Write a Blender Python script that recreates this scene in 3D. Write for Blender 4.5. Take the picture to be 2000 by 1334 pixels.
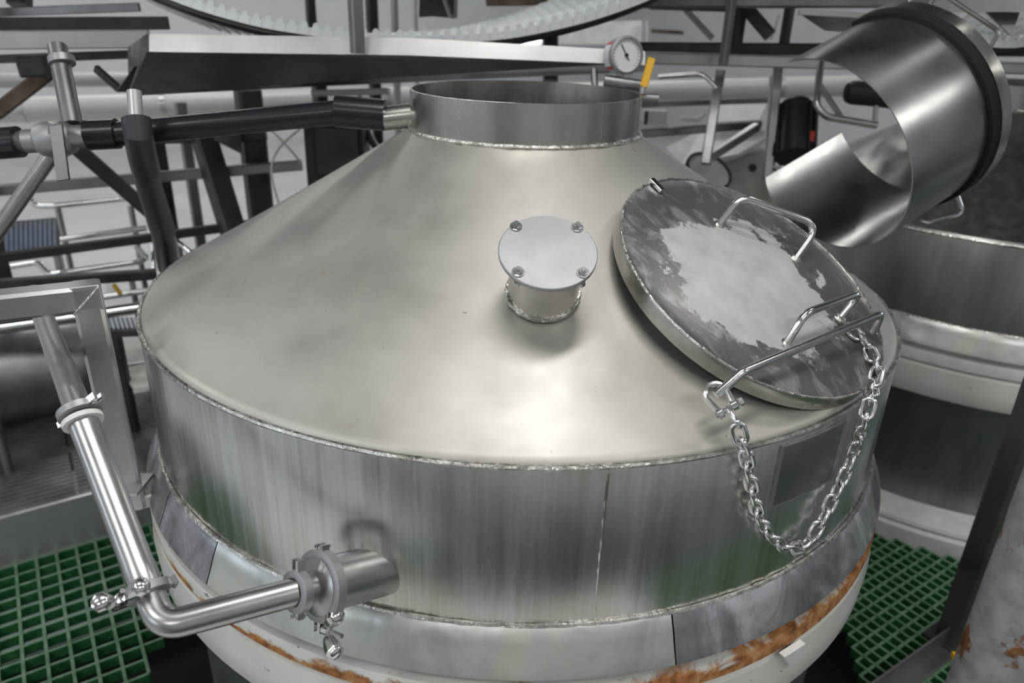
import bpy, math, random
from mathutils import Vector as V, Matrix
random.seed(7)
PI = math.pi
for o in list(bpy.data.objects): bpy.data.objects.remove(o)
SC = bpy.context.scene
COL = SC.collection

# ------------------------------------------------------------------ camera
FPX, YAW, PIT, ROL = 1450.0, -.0076, .4181, -.0323
CAM = V((0, -1.6487, 1.574))
_f = V((math.sin(YAW)*math.cos(PIT), math.cos(YAW)*math.cos(PIT), -math.sin(PIT)))
_r = V((math.cos(YAW), -math.sin(YAW), 0)); _d = _f.cross(_r)
RT = math.cos(ROL)*_r + math.sin(ROL)*_d
DN = -math.sin(ROL)*_r + math.cos(ROL)*_d
cd = bpy.data.cameras.new('camera'); cam = bpy.data.objects.new('camera', cd); COL.objects.link(cam)
M = Matrix.Identity(4)
for i in range(3):
    M[i][0] = RT[i]; M[i][1] = -DN[i]; M[i][2] = -_f[i]; M[i][3] = CAM[i]
cam.matrix_world = M
cd.sensor_width = 36; cd.lens = 36*FPX/2000; cd.clip_start = .02; cd.clip_end = 100
cd.dof.use_dof = True; cd.dof.focus_distance = 1.2; cd.dof.aperture_fstop = 3.2
SC.camera = cam

# ------------------------------------------------------------------ world, light, exposure
SC.view_settings.view_transform = 'Standard'; SC.view_settings.look = 'None'
SC.view_settings.gamma = 1; SC.view_settings.use_curve_mapping = False
SC.view_settings.exposure = -0.8
w = bpy.data.worlds.new('world'); SC.world = w; w.use_nodes = True
w.node_tree.nodes['Background'].inputs[0].default_value = (.9, .95, 1, 1)
w.node_tree.nodes['Background'].inputs[1].default_value = .25
LAMP_POWER = 52.0
LAMP_SPOTS = [(u, v) for v in (-3.4, -.75, 2.6, 5.6) for u in (-3.6, -.4, 2.8)]

# ------------------------------------------------------------------ pixel rays
def ray(x, y): return RT*((x-1000)/FPX) + DN*((y-667)/FPX) + _f
def P(x, y, d): return CAM + ray(x, y)*d
def onZ(x, y, z=0.):
    v = ray(x, y); return CAM + v*((z-CAM.z)/v.z)
def onPlane(x, y, p0, n):
    v = ray(x, y); return CAM + v*((p0-CAM).dot(n)/v.dot(n))
def onCyl(x, y, R, c=(0, 0)):
    v = ray(x, y); ox, oy = CAM.x-c[0], CAM.y-c[1]
    a = v.x*v.x+v.y*v.y; b = 2*(ox*v.x+oy*v.y); k = ox*ox+oy*oy-R*R
    s = b*b-4*a*k
    t = (-b-math.sqrt(max(s, 0)))/(2*a)
    return CAM + v*t
def azim(p): return math.atan2(p.y, p.x)
ANG = math.radians(34.5)
A_ = V((math.cos(ANG), math.sin(ANG), 0)); B_ = V((-math.sin(ANG), math.cos(ANG), 0)); UP = V((0, 0, 1))
def uv(u, v, z=0.): return A_*u + B_*v + UP*z

# ------------------------------------------------------------------ geometry builder
class G:
    def __init__(s): s.v = []; s.f = []
    def add(s, vs, fs):
        k = len(s.v); s.v += [V(p) for p in vs]; s.f += [tuple(i+k for i in f) for f in fs]; return s
    def box(s, c, sx, sy, sz, ax=None):
        c = V(c); ax = ax or (V((1, 0, 0)), V((0, 1, 0)), V((0, 0, 1)))
        vs = [c+ax[0]*(sx/2*i)+ax[1]*(sy/2*j)+ax[2]*(sz/2*k) for i in (-1, 1) for j in (-1, 1) for k in (-1, 1)]
        return s.add(vs, [(0, 1, 3, 2), (4, 6, 7, 5), (0, 4, 5, 1), (2, 3, 7, 6), (0, 2, 6, 4), (1, 5, 7, 3)])
    def bar(s, p, q, w, h, up=UP, bev=.12):
        p, q = V(p), V(q); d = (q-p).normalized()
        x = d.cross(up)
        if x.length < 1e-4: x = d.cross(V((1, 0, 0)))
        x.normalize(); z = x.cross(d).normalized()
        b = bev*min(w, h); W, H = w/2, h/2
        ring = [(W-b, -H), (W, -H+b), (W, H-b), (W-b, H), (-W+b, H), (-W, H-b), (-W, -H+b), (-W+b, -H)]
        vs = [a+x*i+z*j for a in (p, q) for i, j in ring]
        fs = [(i, (i+1) % 8, 8+(i+1) % 8, 8+i) for i in range(8)] + [tuple(range(7, -1, -1)), tuple(range(8, 16))]
        return s.add(vs, fs)
    def tube(s, pts, r, seg=14, closed=False, caps=True):
        pts = [V(p) for p in pts]; n = len(pts)
        rs = r if isinstance(r, (list, tuple)) else [r]*n
        tg = []
        for i in range(n):
            if closed: t = pts[(i+1) % n]-pts[i-1]
            else: t = pts[min(i+1, n-1)]-pts[max(i-1, 0)]
            tg.append(t.normalized())
        x = tg[0].orthogonal().normalized(); vs = []
        for i in range(n):
            x = (x - tg[i]*x.dot(tg[i])).normalized(); y = tg[i].cross(x)
            vs += [pts[i]+(x*math.cos(2*PI*j/seg)+y*math.sin(2*PI*j/seg))*rs[i] for j in range(seg)]
        fs = []
        for i in range(n if closed else n-1):
            a, b = i*seg, ((i+1) % n)*seg
            fs += [(a+j, a+(j+1) % seg, b+(j+1) % seg, b+j) for j in range(seg)]
        if caps and not closed: fs += [tuple(range(seg-1, -1, -1)), tuple((n-1)*seg+j for j in range(seg))]
        return s.add(vs, fs)
    def lathe(s, prof, seg=96, o=(0, 0, 0), ax=UP, x0=None, a0=0., a1=None, closed=False, jit=None):
        # prof: (radius, height); closed joins last to first
        o = V(o); ax = V(ax).normalized(); x = (x0 or ax.orthogonal()); x = (x-ax*x.dot(ax)).normalized(); y = ax.cross(x)
        full = a1 is None; n = seg if full else seg+1
        m = len(prof); vs = []
        for i in range(n):
            t = (a0+2*PI*i/seg) if full else a0+(a1-a0)*i/seg
            e = x*math.cos(t)+y*math.sin(t); dj = jit(i) if jit else 0
            vs += [o+e*(r+(dj if r > 0 else 0))+ax*(h+dj*.5) for r, h in prof]
        fs = []
        for i in range(seg):
            a, b = i*m, ((i+1) % n)*m
            for j in range(m if closed else m-1):
                k = (j+1) % m; fs.append((a+j, b+j, b+k, a+k))
        if not full and closed: fs += [tuple(range(m)), tuple((n-1)*m+j for j in range(m-1, -1, -1))]
        return s.add(vs, fs)
    def prism(s, poly, off):
        poly = [V(p) for p in poly]; off = V(off); n = len(poly)
        return s.add(poly+[p+off for p in poly], [tuple(range(n-1, -1, -1)), tuple(range(n, 2*n))]+[(i, (i+1) % n, n+(i+1) % n, n+i) for i in range(n)])

def fillet(pts, r, n=6):
    pts = [V(p) for p in pts]; out = [pts[0]]
    for i in range(1, len(pts)-1):
        a, b, c = pts[i-1], pts[i], pts[i+1]
        u, v_ = (a-b).normalized(), (c-b).normalized()
        th = u.angle(v_); t = min(r/math.tan(th/2), .45*(a-b).length, .45*(c-b).length)
        p, q = b+u*t, b+v_*t
        for k in range(n+1):
            s = k/n; out.append(p*(1-s)**2+b*(2*s*(1-s))+q*s*s)
    out.append(pts[-1]); return out

def bezier(pts, n=8):   # Catmull-Rom through points
    pts = [V(p) for p in pts]; out = []
    for i in range(len(pts)-1):
        p0, p1, p2, p3 = pts[max(i-1, 0)], pts[i], pts[i+1], pts[min(i+2, len(pts)-1)]
        for k in range(n):
            t = k/n
            out.append(.5*((2*p1)+(p2-p0)*t+(2*p0-5*p1+4*p2-p3)*t*t+(3*p1-p0-3*p2+p3)*t**3))
    out.append(pts[-1]); return out

def mesh(name, g, smooth=35):
    me = bpy.data.meshes.new(name); me.from_pydata([tuple(p) for p in g.v], [], g.f); me.update()
    if smooth:
        me.polygons.foreach_set('use_smooth', [True]*len(me.polygons))
        try: me.set_sharp_from_angle(angle=math.radians(smooth))
        except Exception: pass
    return me

def thing(name, label, cat, loc=(0, 0, 0), group=None):
    o = bpy.data.objects.new(name, None); COL.objects.link(o); o.location = loc; o.empty_display_size = .05
    o['label'] = label; o['category'] = cat
    if group: o['group'] = group
    return o
def root_loc(o):
    p = V((0, 0, 0))
    while o is not None: p += V(o.location); o = o.parent
    return p
def part(name, g, m, parent, label=None, smooth=35, kind=None):
    base = root_loc(parent) if parent else V((0, 0, 0))
    g.v = [p-base for p in g.v]
    me = mesh(name, g, smooth); me.materials.append(m)
    o = bpy.data.objects.new(name, me); COL.objects.link(o)
    if parent: o.parent = parent
    if label: o['label'] = label
    if kind: o['kind'] = kind
    return o
def solo(name, g, m, label, cat, group=None, base=None, smooth=35):
    # a thing that is one mesh; origin at its lowest middle
    xs = [p.x for p in g.v]; ys = [p.y for p in g.v]; zs = [p.z for p in g.v]
    b = V(base) if base else V(((min(xs)+max(xs))/2, (min(ys)+max(ys))/2, min(zs)))
    g.v = [p-b for p in g.v]
    me = mesh(name, g, smooth); me.materials.append(m)
    o = bpy.data.objects.new(name, me); COL.objects.link(o); o.location = b
    o['label'] = label; o['category'] = cat
    if group: o['group'] = group
    return o
def struct(name, g, m, parent=None, smooth=0):
    o = part(name, g, m, parent, smooth=smooth)
    if not parent: o['kind'] = 'structure'
    return o

# ------------------------------------------------------------------ materials
def nodes(name):
    m = bpy.data.materials.new(name); m.use_nodes = True; nt = m.node_tree
    return m, nt, nt.nodes['Principled BSDF']
def N(nt, t, **kw):
    n = nt.nodes.new(t)
    for k, v in kw.items():
        if k in n.inputs: n.inputs[k].default_value = v
        else: setattr(n, k, v)
    return n
def ramp(nt, src, stops):
    r = nt.nodes.new('ShaderNodeValToRGB'); e = r.color_ramp.elements
    while len(e) < len(stops): e.new(.5)
    for i, (p, c) in enumerate(stops):
        e[i].position = p; e[i].color = (c, c, c, 1) if isinstance(c, (int, float)) else (*c, 1)
    nt.links.new(src, r.inputs[0]); return r.outputs[0]
def coord(nt, scale=(1, 1, 1), loc=(0, 0, 0)):
    tc = nt.nodes.new('ShaderNodeTexCoord'); mp = nt.nodes.new('ShaderNodeMapping')
    mp.inputs['Scale'].default_value = scale; mp.inputs['Location'].default_value = loc
    nt.links.new(tc.outputs['Object'], mp.inputs[0]); return mp.outputs[0]
def noise(nt, vec, scale, detail=4, rough=.55, dist=0):
    n = N(nt, 'ShaderNodeTexNoise'); n.inputs['Scale'].default_value = scale; n.inputs['Detail'].default_value = detail
    n.inputs['Roughness'].default_value = rough; n.inputs['Distortion'].default_value = dist
    nt.links.new(vec, n.inputs['Vector']); return n.outputs['Fac']
def mix(nt, fac, a, b):
    n = nt.nodes.new('ShaderNodeMix'); n.data_type = 'RGBA'
    for s, i in ((fac, 0), (a, 6), (b, 7)):
        if isinstance(s, (int, float)): n.inputs[i].default_value = s
        elif isinstance(s, tuple): n.inputs[i].default_value = (*s, 1)
        else: nt.links.new(s, n.inputs[i])
    return n.outputs[2]
def math_(nt, op, a, b=None, clamp=False):
    n = nt.nodes.new('ShaderNodeMath'); n.operation = op; n.use_clamp = clamp
    for s, i in ((a, 0), (b, 1)):
        if s is None: continue
        if isinstance(s, (int, float)): n.inputs[i].default_value = s
        else: nt.links.new(s, n.inputs[i])
    return n.outputs[0]
def bump(nt, bs, h, strength=.1, dist=.01):
    b = nt.nodes.new('ShaderNodeBump'); b.inputs['Strength'].default_value = strength; b.inputs['Distance'].default_value = dist
    nt.links.new(h, b.inputs['Height']); nt.links.new(b.outputs[0], bs.inputs['Normal'])

def metal(name, c0, c1, r0, r1, scale=6, stretch=(1, 1, 1), metallic=1., bmp=0., fine=60, contrast=(.35, .65)):
    m, nt, b = nodes(name)
    n1 = noise(nt, coord(nt, stretch), scale, 5)
    nt.links.new(ramp(nt, n1, [(contrast[0], c0), (contrast[1], c1)]), b.inputs['Base Color'])
    n2 = noise(nt, coord(nt, stretch, (3, 1, 2)), scale*2.3, 6)
    nt.links.new(ramp(nt, n2, [(.3, r0), (.7, r1)]), b.inputs['Roughness'])
    b.inputs['Metallic'].default_value = metallic
    if bmp: bump(nt, b, noise(nt, coord(nt, stretch), fine, 3), bmp, .004)
    return m
def plain(name, c, rough=.5, metallic=0., var=.12, scale=12, bmp=0.):
    m, nt, b = nodes(name)
    n = noise(nt, coord(nt), scale, 4)
    lo = tuple(x*(1-var) for x in c); hi = tuple(min(1, x*(1+var)) for x in c)
    nt.links.new(ramp(nt, n, [(.3, lo), (.7, hi)]), b.inputs['Base Color'])
    b.inputs['Roughness'].default_value = rough; b.inputs['Metallic'].default_value = metallic
    if bmp: bump(nt, b, noise(nt, coord(nt), scale*8, 3), bmp, .003)
    return m
def emit(name, c, s):
    m, nt, b = nodes(name); b.inputs['Base Color'].default_value = (*c, 1)
    b.inputs['Emission Color'].default_value = (*c, 1); b.inputs['Emission Strength'].default_value = s
    return m

MAT = {}
def m_cone():
    m, nt, b = nodes('satin_steel'); c = coord(nt)
    base = ramp(nt, noise(nt, c, 3.2, 6, .6, .4), [(.32, (.50, .478, .44)), (.5, (.585, .562, .522)), (.7, (.66, .637, .60))])
    spots = ramp(nt, noise(nt, coord(nt, (1, 1, 1), (5, 3, 1)), 17, 2), [(.735, 0.), (.79, 1.)])
    base = mix(nt, math_(nt, 'MULTIPLY', spots, .5), base, (.40, .22, .10))
    dark = ramp(nt, noise(nt, coord(nt, (1, 1, 1), (9, 2, 4)), 55, 2), [(.74, 0.), (.78, 1.)])
    base = mix(nt, math_(nt, 'MULTIPLY', dark, .6), base, (.16, .14, .12))
    nt.links.new(base, b.inputs['Base Color']); b.inputs['Metallic'].default_value = .92
    nt.links.new(ramp(nt, noise(nt, c, 9, 6), [(.3, .48), (.7, .58)]), b.inputs['Roughness'])
    return m
def m_shell():
    m, nt, b = nodes('streaked_steel')
    st = noise(nt, coord(nt, (16, 16, .7)), 1.5, 5, .6)
    fine = noise(nt, coord(nt, (70, 70, 1.5)), 1.5, 4, .6)
    blot = noise(nt, coord(nt, (1, 1, 1.6), (2.2, .4, 0)), 2.4, 4, .55)
    f = math_(nt, 'ADD', math_(nt, 'MULTIPLY', st, .55), math_(nt, 'ADD', math_(nt, 'MULTIPLY', fine, .25), math_(nt, 'MULTIPLY', blot, .45)))
    base = ramp(nt, f, [(.46, (.42, .40, .34)), (.58, (.57, .56, .52)), (.70, (.68, .685, .68)), (.8, (.74, .75, .76))])
    nt.links.new(base, b.inputs['Base Color']); b.inputs['Metallic'].default_value = .97
    nt.links.new(ramp(nt, st, [(.3, .21), (.7, .32)]), b.inputs['Roughness'])
    bump(nt, b, fine, .05, .004)
    return m
def m_band(c0, c1, c2, nm):
    m, nt, b = nodes(nm); c = coord(nt, (1, 1, .5))
    n = noise(nt, c, 9, 6, .65, .6)
    nt.links.new(ramp(nt, n, [(.35, c0), (.5, c1), (.62, c2)]), b.inputs['Base Color']); b.inputs['Metallic'].default_value = .7
    nt.links.new(ramp(nt, noise(nt, c, 14, 6), [(.3, .26), (.7, .46)]), b.inputs['Roughness'])
    bump(nt, b, noise(nt, coord(nt), 7, 3), .25, .02)
    return m
def m_lid():
    m, nt, b = nodes('worn_lid_steel'); tc = nt.nodes.new('ShaderNodeTexCoord')
    # worn bare patch: ellipse in the lid's own plane with a ragged edge
    sub = N(nt, 'ShaderNodeMapping'); nt.links.new(tc.outputs['Object'], sub.inputs[0])
    sub.inputs['Location'].default_value = (.08, .05, 0); sub.inputs['Scale'].default_value = (5.2, 6.4, 0)
    sub.inputs['Rotation'].default_value = (0, 0, .15)
    ln = N(nt, 'ShaderNodeVectorMath', operation='LENGTH'); nt.links.new(sub.outputs[0], ln.inputs[0])
    rag = noise(nt, coord(nt), 11, 6, .62)
    d = math_(nt, 'ADD', ln.outputs['Value'], math_(nt, 'MULTIPLY', math_(nt, 'SUBTRACT', rag, .5), 1.5))
    patch = ramp(nt, d, [(.88, 1.), (.92, 0.)])
    smear = ramp(nt, noise(nt, coord(nt, (1, .55, 1), (2, 7, 0)), 22, 6, .65, 1.2), [(.50, 0.), (.64, .75)])
    dk = ramp(nt, noise(nt, coord(nt), 6, 5), [(.3, (.15, .14, .138)), (.7, (.235, .222, .218))])
    base = mix(nt, smear, dk, (.50, .49, .48))
    li = ramp(nt, noise(nt, coord(nt), 18, 5), [(.3, (.50, .50, .50)), (.7, (.66, .66, .66))])
    base = mix(nt, patch, base, li)
    nt.links.new(base, b.inputs['Base Color'])
    nt.links.new(mix(nt, patch, (.75, .75, .75), (.35, .35, .35)), b.inputs['Metallic'])
    nt.links.new(mix(nt, patch, (.36, .36, .36), (.5, .5, .5)), b.inputs['Roughness'])
    bump(nt, b, noise(nt, coord(nt), 9, 4), .08, .01)
    return m
def m_rust_white(nm, z0, z1, amount, side=0.):
    # white enamel with rust creeping up from its lower edge
    m, nt, b = nodes(nm); tc = nt.nodes.new('ShaderNodeTexCoord'); sp = nt.nodes.new('ShaderNodeSeparateXYZ')
    nt.links.new(tc.outputs['Object'], sp.inputs[0])
    h = N(nt, 'ShaderNodeMapRange'); h.inputs[1].default_value = z0; h.inputs[2].default_value = z1
    h.inputs[3].default_value = 1; h.inputs[4].default_value = 0; nt.links.new(sp.outputs[2], h.inputs[0])
    sd = math_(nt, 'MULTIPLY', math_(nt, 'ADD', sp.outputs[0], 0.0), side)
    n = noise(nt, coord(nt, (1, 1, 1.5)), 16, 6, .65, .5)
    f = math_(nt, 'ADD', math_(nt, 'ADD', math_(nt, 'MULTIPLY', h.outputs[0], .55), sd), math_(nt, 'MULTIPLY', n, .9))
    k = ramp(nt, f, [(amount, 0.), (amount+.12, 1.)])
    rust = ramp(nt, noise(nt, coord(nt), 45, 5), [(.3, (.14, .05, .02)), (.5, (.42, .17, .05)), (.7, (.62, .36, .16))])
    wt = ramp(nt, noise(nt, coord(nt), 5, 4), [(.3, (.66, .66, .60)), (.7, (.80, .80, .76))])
    chip = ramp(nt, noise(nt, coord(nt, (1, 1, 2), (4, 4, 4)), 26, 3), [(.70, 0.), (.72, 1.)])
    wt = mix(nt, math_(nt, 'MULTIPLY', chip, .8), wt, (.14, .14, .12))
    nt.links.new(mix(nt, k, wt, rust), b.inputs['Base Color'])
    nt.links.new(mix(nt, k, (.32, .32, .32), (.85, .85, .85)), b.inputs['Roughness'])
    return m
def m_peeling():
    m, nt, b = nodes('peeling_grey_paint')
    k = ramp(nt, noise(nt, coord(nt, (1, 1, .8), (1, 0, 3)), 9, 6, .6), [(.555, 0.), (.585, 1.)])
    g = ramp(nt, noise(nt, coord(nt), 30, 5), [(.3, (.26, .26, .28)), (.7, (.42, .42, .43))])
    r = ramp(nt, noise(nt, coord(nt), 40, 4), [(.3, (.10, .035, .02)), (.7, (.30, .14, .05))])
    nt.links.new(mix(nt, k, g, r), b.inputs['Base Color']); b.inputs['Roughness'].default_value = .6
    bump(nt, b, k, .3, .003); return m
def m_grating(nm, c, d):
    m, nt, b = nodes(nm)
    n = noise(nt, coord(nt), 35, 5, .6)
    n2 = noise(nt, coord(nt), 3, 3)
    col = ramp(nt, n, [(.35, c), (.72, d)])
    nt.links.new(mix(nt, math_(nt, 'MULTIPLY', n2, .5), col, tuple(x*.55 for x in c)), b.inputs['Base Color'])
    b.inputs['Roughness'].default_value = .42; return m

MAT['cone'] = m_cone(); MAT['shell'] = m_shell()
MAT['neck'] = metal('neck_steel', (.46, .445, .41), (.60, .585, .55), .20, .34, 4, (2.2, 2.2, .6), .97)
MAT['dull'] = metal('dull_tank_steel', (.30, .295, .28), (.42, .41, .39), .28, .42, 2.5, (5, 5, .6), .95)  # steel with the second tank's shade put into its colour
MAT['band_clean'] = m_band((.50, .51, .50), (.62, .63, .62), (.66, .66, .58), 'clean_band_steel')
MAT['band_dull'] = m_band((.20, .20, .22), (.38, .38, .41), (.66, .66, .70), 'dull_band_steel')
MAT['lid'] = m_lid()
MAT['weld'] = metal('weld_bead', (.42, .40, .36), (.78, .76, .72), .18, .4, 40, (1, 1, 1), 1., .5, 120)
MAT['bright'] = metal('bright_steel', (.66, .66, .66), (.74, .74, .74), .13, .2, 8, (1, 1, 1), 1.)
MAT['polish'] = metal('polished_tube_steel', (.44, .435, .43), (.52, .51, .50), .26, .36, 5, (1, 1, 1), 1.)
MAT['chain'] = metal('chain_steel', (.68, .68, .66), (.80, .80, .78), .12, .22, 30, (1, 1, 1), 1.)
MAT['satin'] = metal('satin_plate_steel', (.38, .38, .39), (.44, .44, .45), .46, .54, 10, (1, 1, 1), .95)
MAT['frame'] = metal('frame_steel', (.24, .24, .245), (.34, .34, .34), .3, .45, 5, (1, 1, 1), .9)
MAT['dark_frame'] = metal('dark_frame_steel', (.035, .034, .033), (.075, .072, .07), .35, .5, 6, (1, 1, 1), .5)
MAT['vessel'] = metal('dark_vessel_steel', (.22, .22, .235), (.31, .31, .325), .36, .48, 3, (3, 3, .8), .95)
MAT['postgrey'] = metal('dark_grey_post_steel', (.09, .088, .085), (.16, .155, .15), .35, .5, 5, (1, 1, 1), .7)
MAT['railsteel'] = metal('square_rail_steel', (.46, .46, .46), (.60, .59, .58), .25, .38, 5, (1, 1, 1), .9)
MAT['underside'] = metal('grimy_tray_underside', (.045, .045, .045), (.085, .085, .082), .3, .45, 5, (1, 1, 1), .6)  # dark tone shared by the tray's underside and the bed overhead
MAT['tray'] = metal('tray_steel', (.52, .52, .51), (.62, .61, .60), .3, .42, 4, (1, 1, 1), .7)
MAT['plate'] = metal('platform_steel', (.11, .11, .115), (.21, .21, .215), .35, .5, 7, (1, 1, 1), .8, .3, 90)
MAT['rusty'] = metal('rusty_brown_steel', (.09, .06, .045), (.22, .17, .13), .5, .7, 9, (1, 1, 1), .5)
MAT['flange'] = m_rust_white('rusty_white_flange', .606, .655, .60, .30)
MAT['skirt'] = m_rust_white('white_skirt_enamel', .495, .51, .92, .02)
MAT['white'] = plain('white_enamel', (.74, .74, .72), .35)
MAT['peel'] = m_peeling()
MAT['green'] = m_grating('green_grating', (.018, .125, .036), (.065, .26, .10))
MAT['green_top'] = m_grating('worn_green_grating_top', (.08, .20, .095), (.25, .36, .25))
MAT['black'] = plain('black_plastic_pipe', (.012, .013, .018), .28)
MAT['greyplastic'] = plain('grey_plastic_pipe', (.035, .038, .045), .4)
MAT['rubber'] = plain('black_rubber', (.01, .01, .01), .6)
MAT['yellow'] = plain('yellow_grip', (.80, .44, .01), .4)
MAT['red'] = plain('red_label', (.55, .05, .03), .5)
MAT['dial'] = plain('white_dial', (.80, .80, .82), .4, 0, .03)
MAT['belt'] = plain('white_belt_plastic', (.84, .87, .88), .4)
MAT['insul'] = plain('white_pipe_cladding', (.62, .62, .60), .35, 0, .06, 3)
MAT['gasket'] = plain('white_gasket', (.85, .85, .82), .5)
MAT['motor'] = plain('black_motor_paint', (.012, .012, .013), .45)
MAT['cream'] = plain('cream_panel', (.60, .60, .54), .5)
MAT['blue'] = plain('blue_grey_ribs', (.16, .19, .26), .4, .3)
MAT['wall'] = plain('white_wall', (.66, .67, .68), .6, 0, .05, 1.5)
MAT['ceil'] = plain('white_ceiling', (.72, .73, .74), .7, 0, .05, 1.5)
MAT['floor'] = plain('pale_floor', (.55, .56, .56), .35, 0, .12, 2)
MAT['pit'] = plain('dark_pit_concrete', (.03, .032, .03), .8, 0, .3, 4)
MAT['glass'] = plain('clear_plastic', (.55, .56, .55), .15)
MAT['pane'] = emit('daylit_pane', (.80, .90, 1.), 6.0)
MAT['lamp'] = emit('lamp_diffuser', (1, .98, .95), 2.0)
MAT['housing'] = plain('lamp_housing', (.7, .7, .7), .5)

# ------------------------------------------------------------------ the room
ZC = 4.2; U0, U1, V0, V1 = -7.5, 8.0, -5.5, 8.5
def slab(u0, u1, v0, v1, z0, z1):
    g = G(); c = uv((u0+u1)/2, (v0+v1)/2, (z0+z1)/2)
    return g.box(c, u1-u0, v1-v0, z1-z0, (A_, B_, UP))
struct('ceiling', slab(U0-.2, U1+.2, V0-.2, V1+.2, ZC, ZC+.15), MAT['ceil'])
struct('wall_far', slab(U0-.2, U1+.2, V1, V1+.2, -1.2, ZC), MAT['wall'])
struct('wall_behind', slab(U0-.2, U1+.2, V0-.2, V0, -1.2, ZC), MAT['wall'])
struct('wall_left', slab(U0-.2, U0, V0, V1, -1.2, ZC), MAT['wall'])
struct('wall_right', slab(U1, U1+.2, V0, V1, -1.2, ZC), MAT['wall'])
# pale floor around the pit, pit floor below the grating
PU0, PU1, PV0, PV1 = -2.4, 4.4, -2.2, 1.6
gf = G()
struct('floor_front', slab(U0, U1, V0, PV0, -.12, -.03), MAT['plate'])
for a in ((U0, U1, PV1, V1), (U0, PU0, PV0, PV1), (PU1, U1, PV0, PV1)):
    s = slab(*a, -.12, -.03); gf.add(s.v, s.f)
struct('floor', gf, MAT['floor'])
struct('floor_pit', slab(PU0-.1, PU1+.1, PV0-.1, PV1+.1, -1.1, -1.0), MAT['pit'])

# moulded green grating panels over the pit, with ragged cut-outs round the tanks
TANK2 = V((1.827, 1.211, -.029))
DEEP = .032
floor_g = bpy.data.objects.new('floor_grating', None); COL.objects.link(floor_g); floor_g['kind'] = 'structure'
def blocked(u, v):
    p = uv(u, v)
    if math.hypot(p.x, p.y) < .955: return True
    if math.hypot(p.x-TANK2.x, p.y-TANK2.y) < .99: return True
    return False
GV1 = .93
def grating(u0, u1, v0, v1, PITCH):
    gb, gt = G(), G(); nu = round((u1-u0)/PITCH); nv = round((v1-v0)/PITCH)
    def seg(p, q, w):
        d = (q-p).normalized(); x = V((-d.y, d.x, 0)); wb = w*.62
        a = [p+x*w/2, p-x*w/2, q-x*w/2, q+x*w/2]
        b = [p+x*wb/2-UP*DEEP, p-x*wb/2-UP*DEEP, q-x*wb/2-UP*DEEP, q+x*wb/2-UP*DEEP]
        gb.add(a+b, [(0, 4, 7, 3), (1, 2, 6, 5), (4, 5, 6, 7), (0, 1, 5, 4), (3, 7, 6, 2)])
        gt.add(a, [(0, 3, 2, 1)])
    for i in range(nu+1):
        for j in range(nv):
            u = u0+i*PITCH; v = v0+j*PITCH
            if blocked(u, v+PITCH/2): continue
            seg(uv(u, v), uv(u, v+PITCH), .0085)
    for j in range(nv+1):
        for i in range(nu):
            u = u0+i*PITCH; v = v0+j*PITCH
            if blocked(u+PITCH/2, v): continue
            seg(uv(u, v, -.0015), uv(u+PITCH, v, -.0015), .0085)
    n = len(gb.f); gb.add(gt.v, gt.f)
    o = part('grating_panel', gb, MAT['green'], floor_g, smooth=0)
    o.data.materials.append(MAT['green_top'])
    for k in range(n, len(o.data.polygons)): o.data.polygons[k].material_index = 1
for u0, cols, PT in ((PU0, 45, .0533), (PU0+45*.0533+.006, 64, .0345), (PU0+45*.0533+64*.0345+.012, 60, .0345)):
    rows = int((GV1-PV0)/PT); grating(u0, u0+cols*PT, GV1-rows*PT, GV1, PT)
# white slab and black mat, unseen, added to shape the tank wall's reflections
reflector_slab = struct('floor_walkway', G().box((-.65, -1.40, .008), 2.9, .80, .016), MAT['white'])

gm = G().box((.50, -2.40, .007), 2.3, 1.15, .012)
solo('rubber_mat', gm, MAT['rubber'], 'black rubber mat lying on the walkway in front of the tank', 'mat', smooth=0)

# window in the far wall
def far(x, y): return onPlane(x, y, B_*(V1-.01), B_)
def window(n, x0, x1, y0, y1):
    root = bpy.data.objects.new('window_%d' % n, None); COL.objects.link(root); root['kind'] = 'structure'
    c = far((x0+x1)/2, (y0+y1)/2); wd = (far(x1, y0)-far(x0, y0)).length*.95; ht = abs(far(x0, y1).z-far(x0, y0).z)
    part('pane', G().box(c-B_*.02, wd, .01, ht, (A_, B_, UP)), MAT['pane'], root)
    fr = G()
    for s in (-1, 1):
        fr.box(c+A_*(s*wd/2)-B_*.03, .06, .05, ht+.06, (A_, B_, UP)); fr.box(c+UP*(s*ht/2)-B_*.03, wd, .05, .06, (A_, B_, UP))
    part('window_frame', fr, MAT['frame'], root)
window(1, 955, 1062, 58, 90)

def side_fill_window(n, u, v, ax, nrm, wd=2.4, ht=1.2, z=2.4):  # unseen side windows, added for a bluish fill light
    root = bpy.data.objects.new('window_%d' % n, None); COL.objects.link(root); root['kind'] = 'structure'
    c = uv(u, v, z)
    part('pane', G().box(c+nrm*.02, wd, .01, ht, (ax, nrm, UP)), MAT['pane'], root)
    for k in (-1, 1):
        part('window_frame', G().box(c+ax*(k*wd/2)+nrm*.03, .06, .05, ht+.06, (ax, nrm, UP)), MAT['frame'], root)
        part('window_frame', G().box(c+UP*(k*ht/2)+nrm*.03, wd, .05, .06, (ax, nrm, UP)), MAT['frame'], root)
    part('mullion', G().box(c+nrm*.03, .05, .05, ht, (ax, nrm, UP)), MAT['frame'], root)
side_fill_window(2, U0, -1.5, B_, A_); side_fill_window(3, U0, 2.5, B_, A_); side_fill_window(4, U1, -1.5, B_, -A_); side_fill_window(5, U1, 2.5, B_, -A_)

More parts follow.
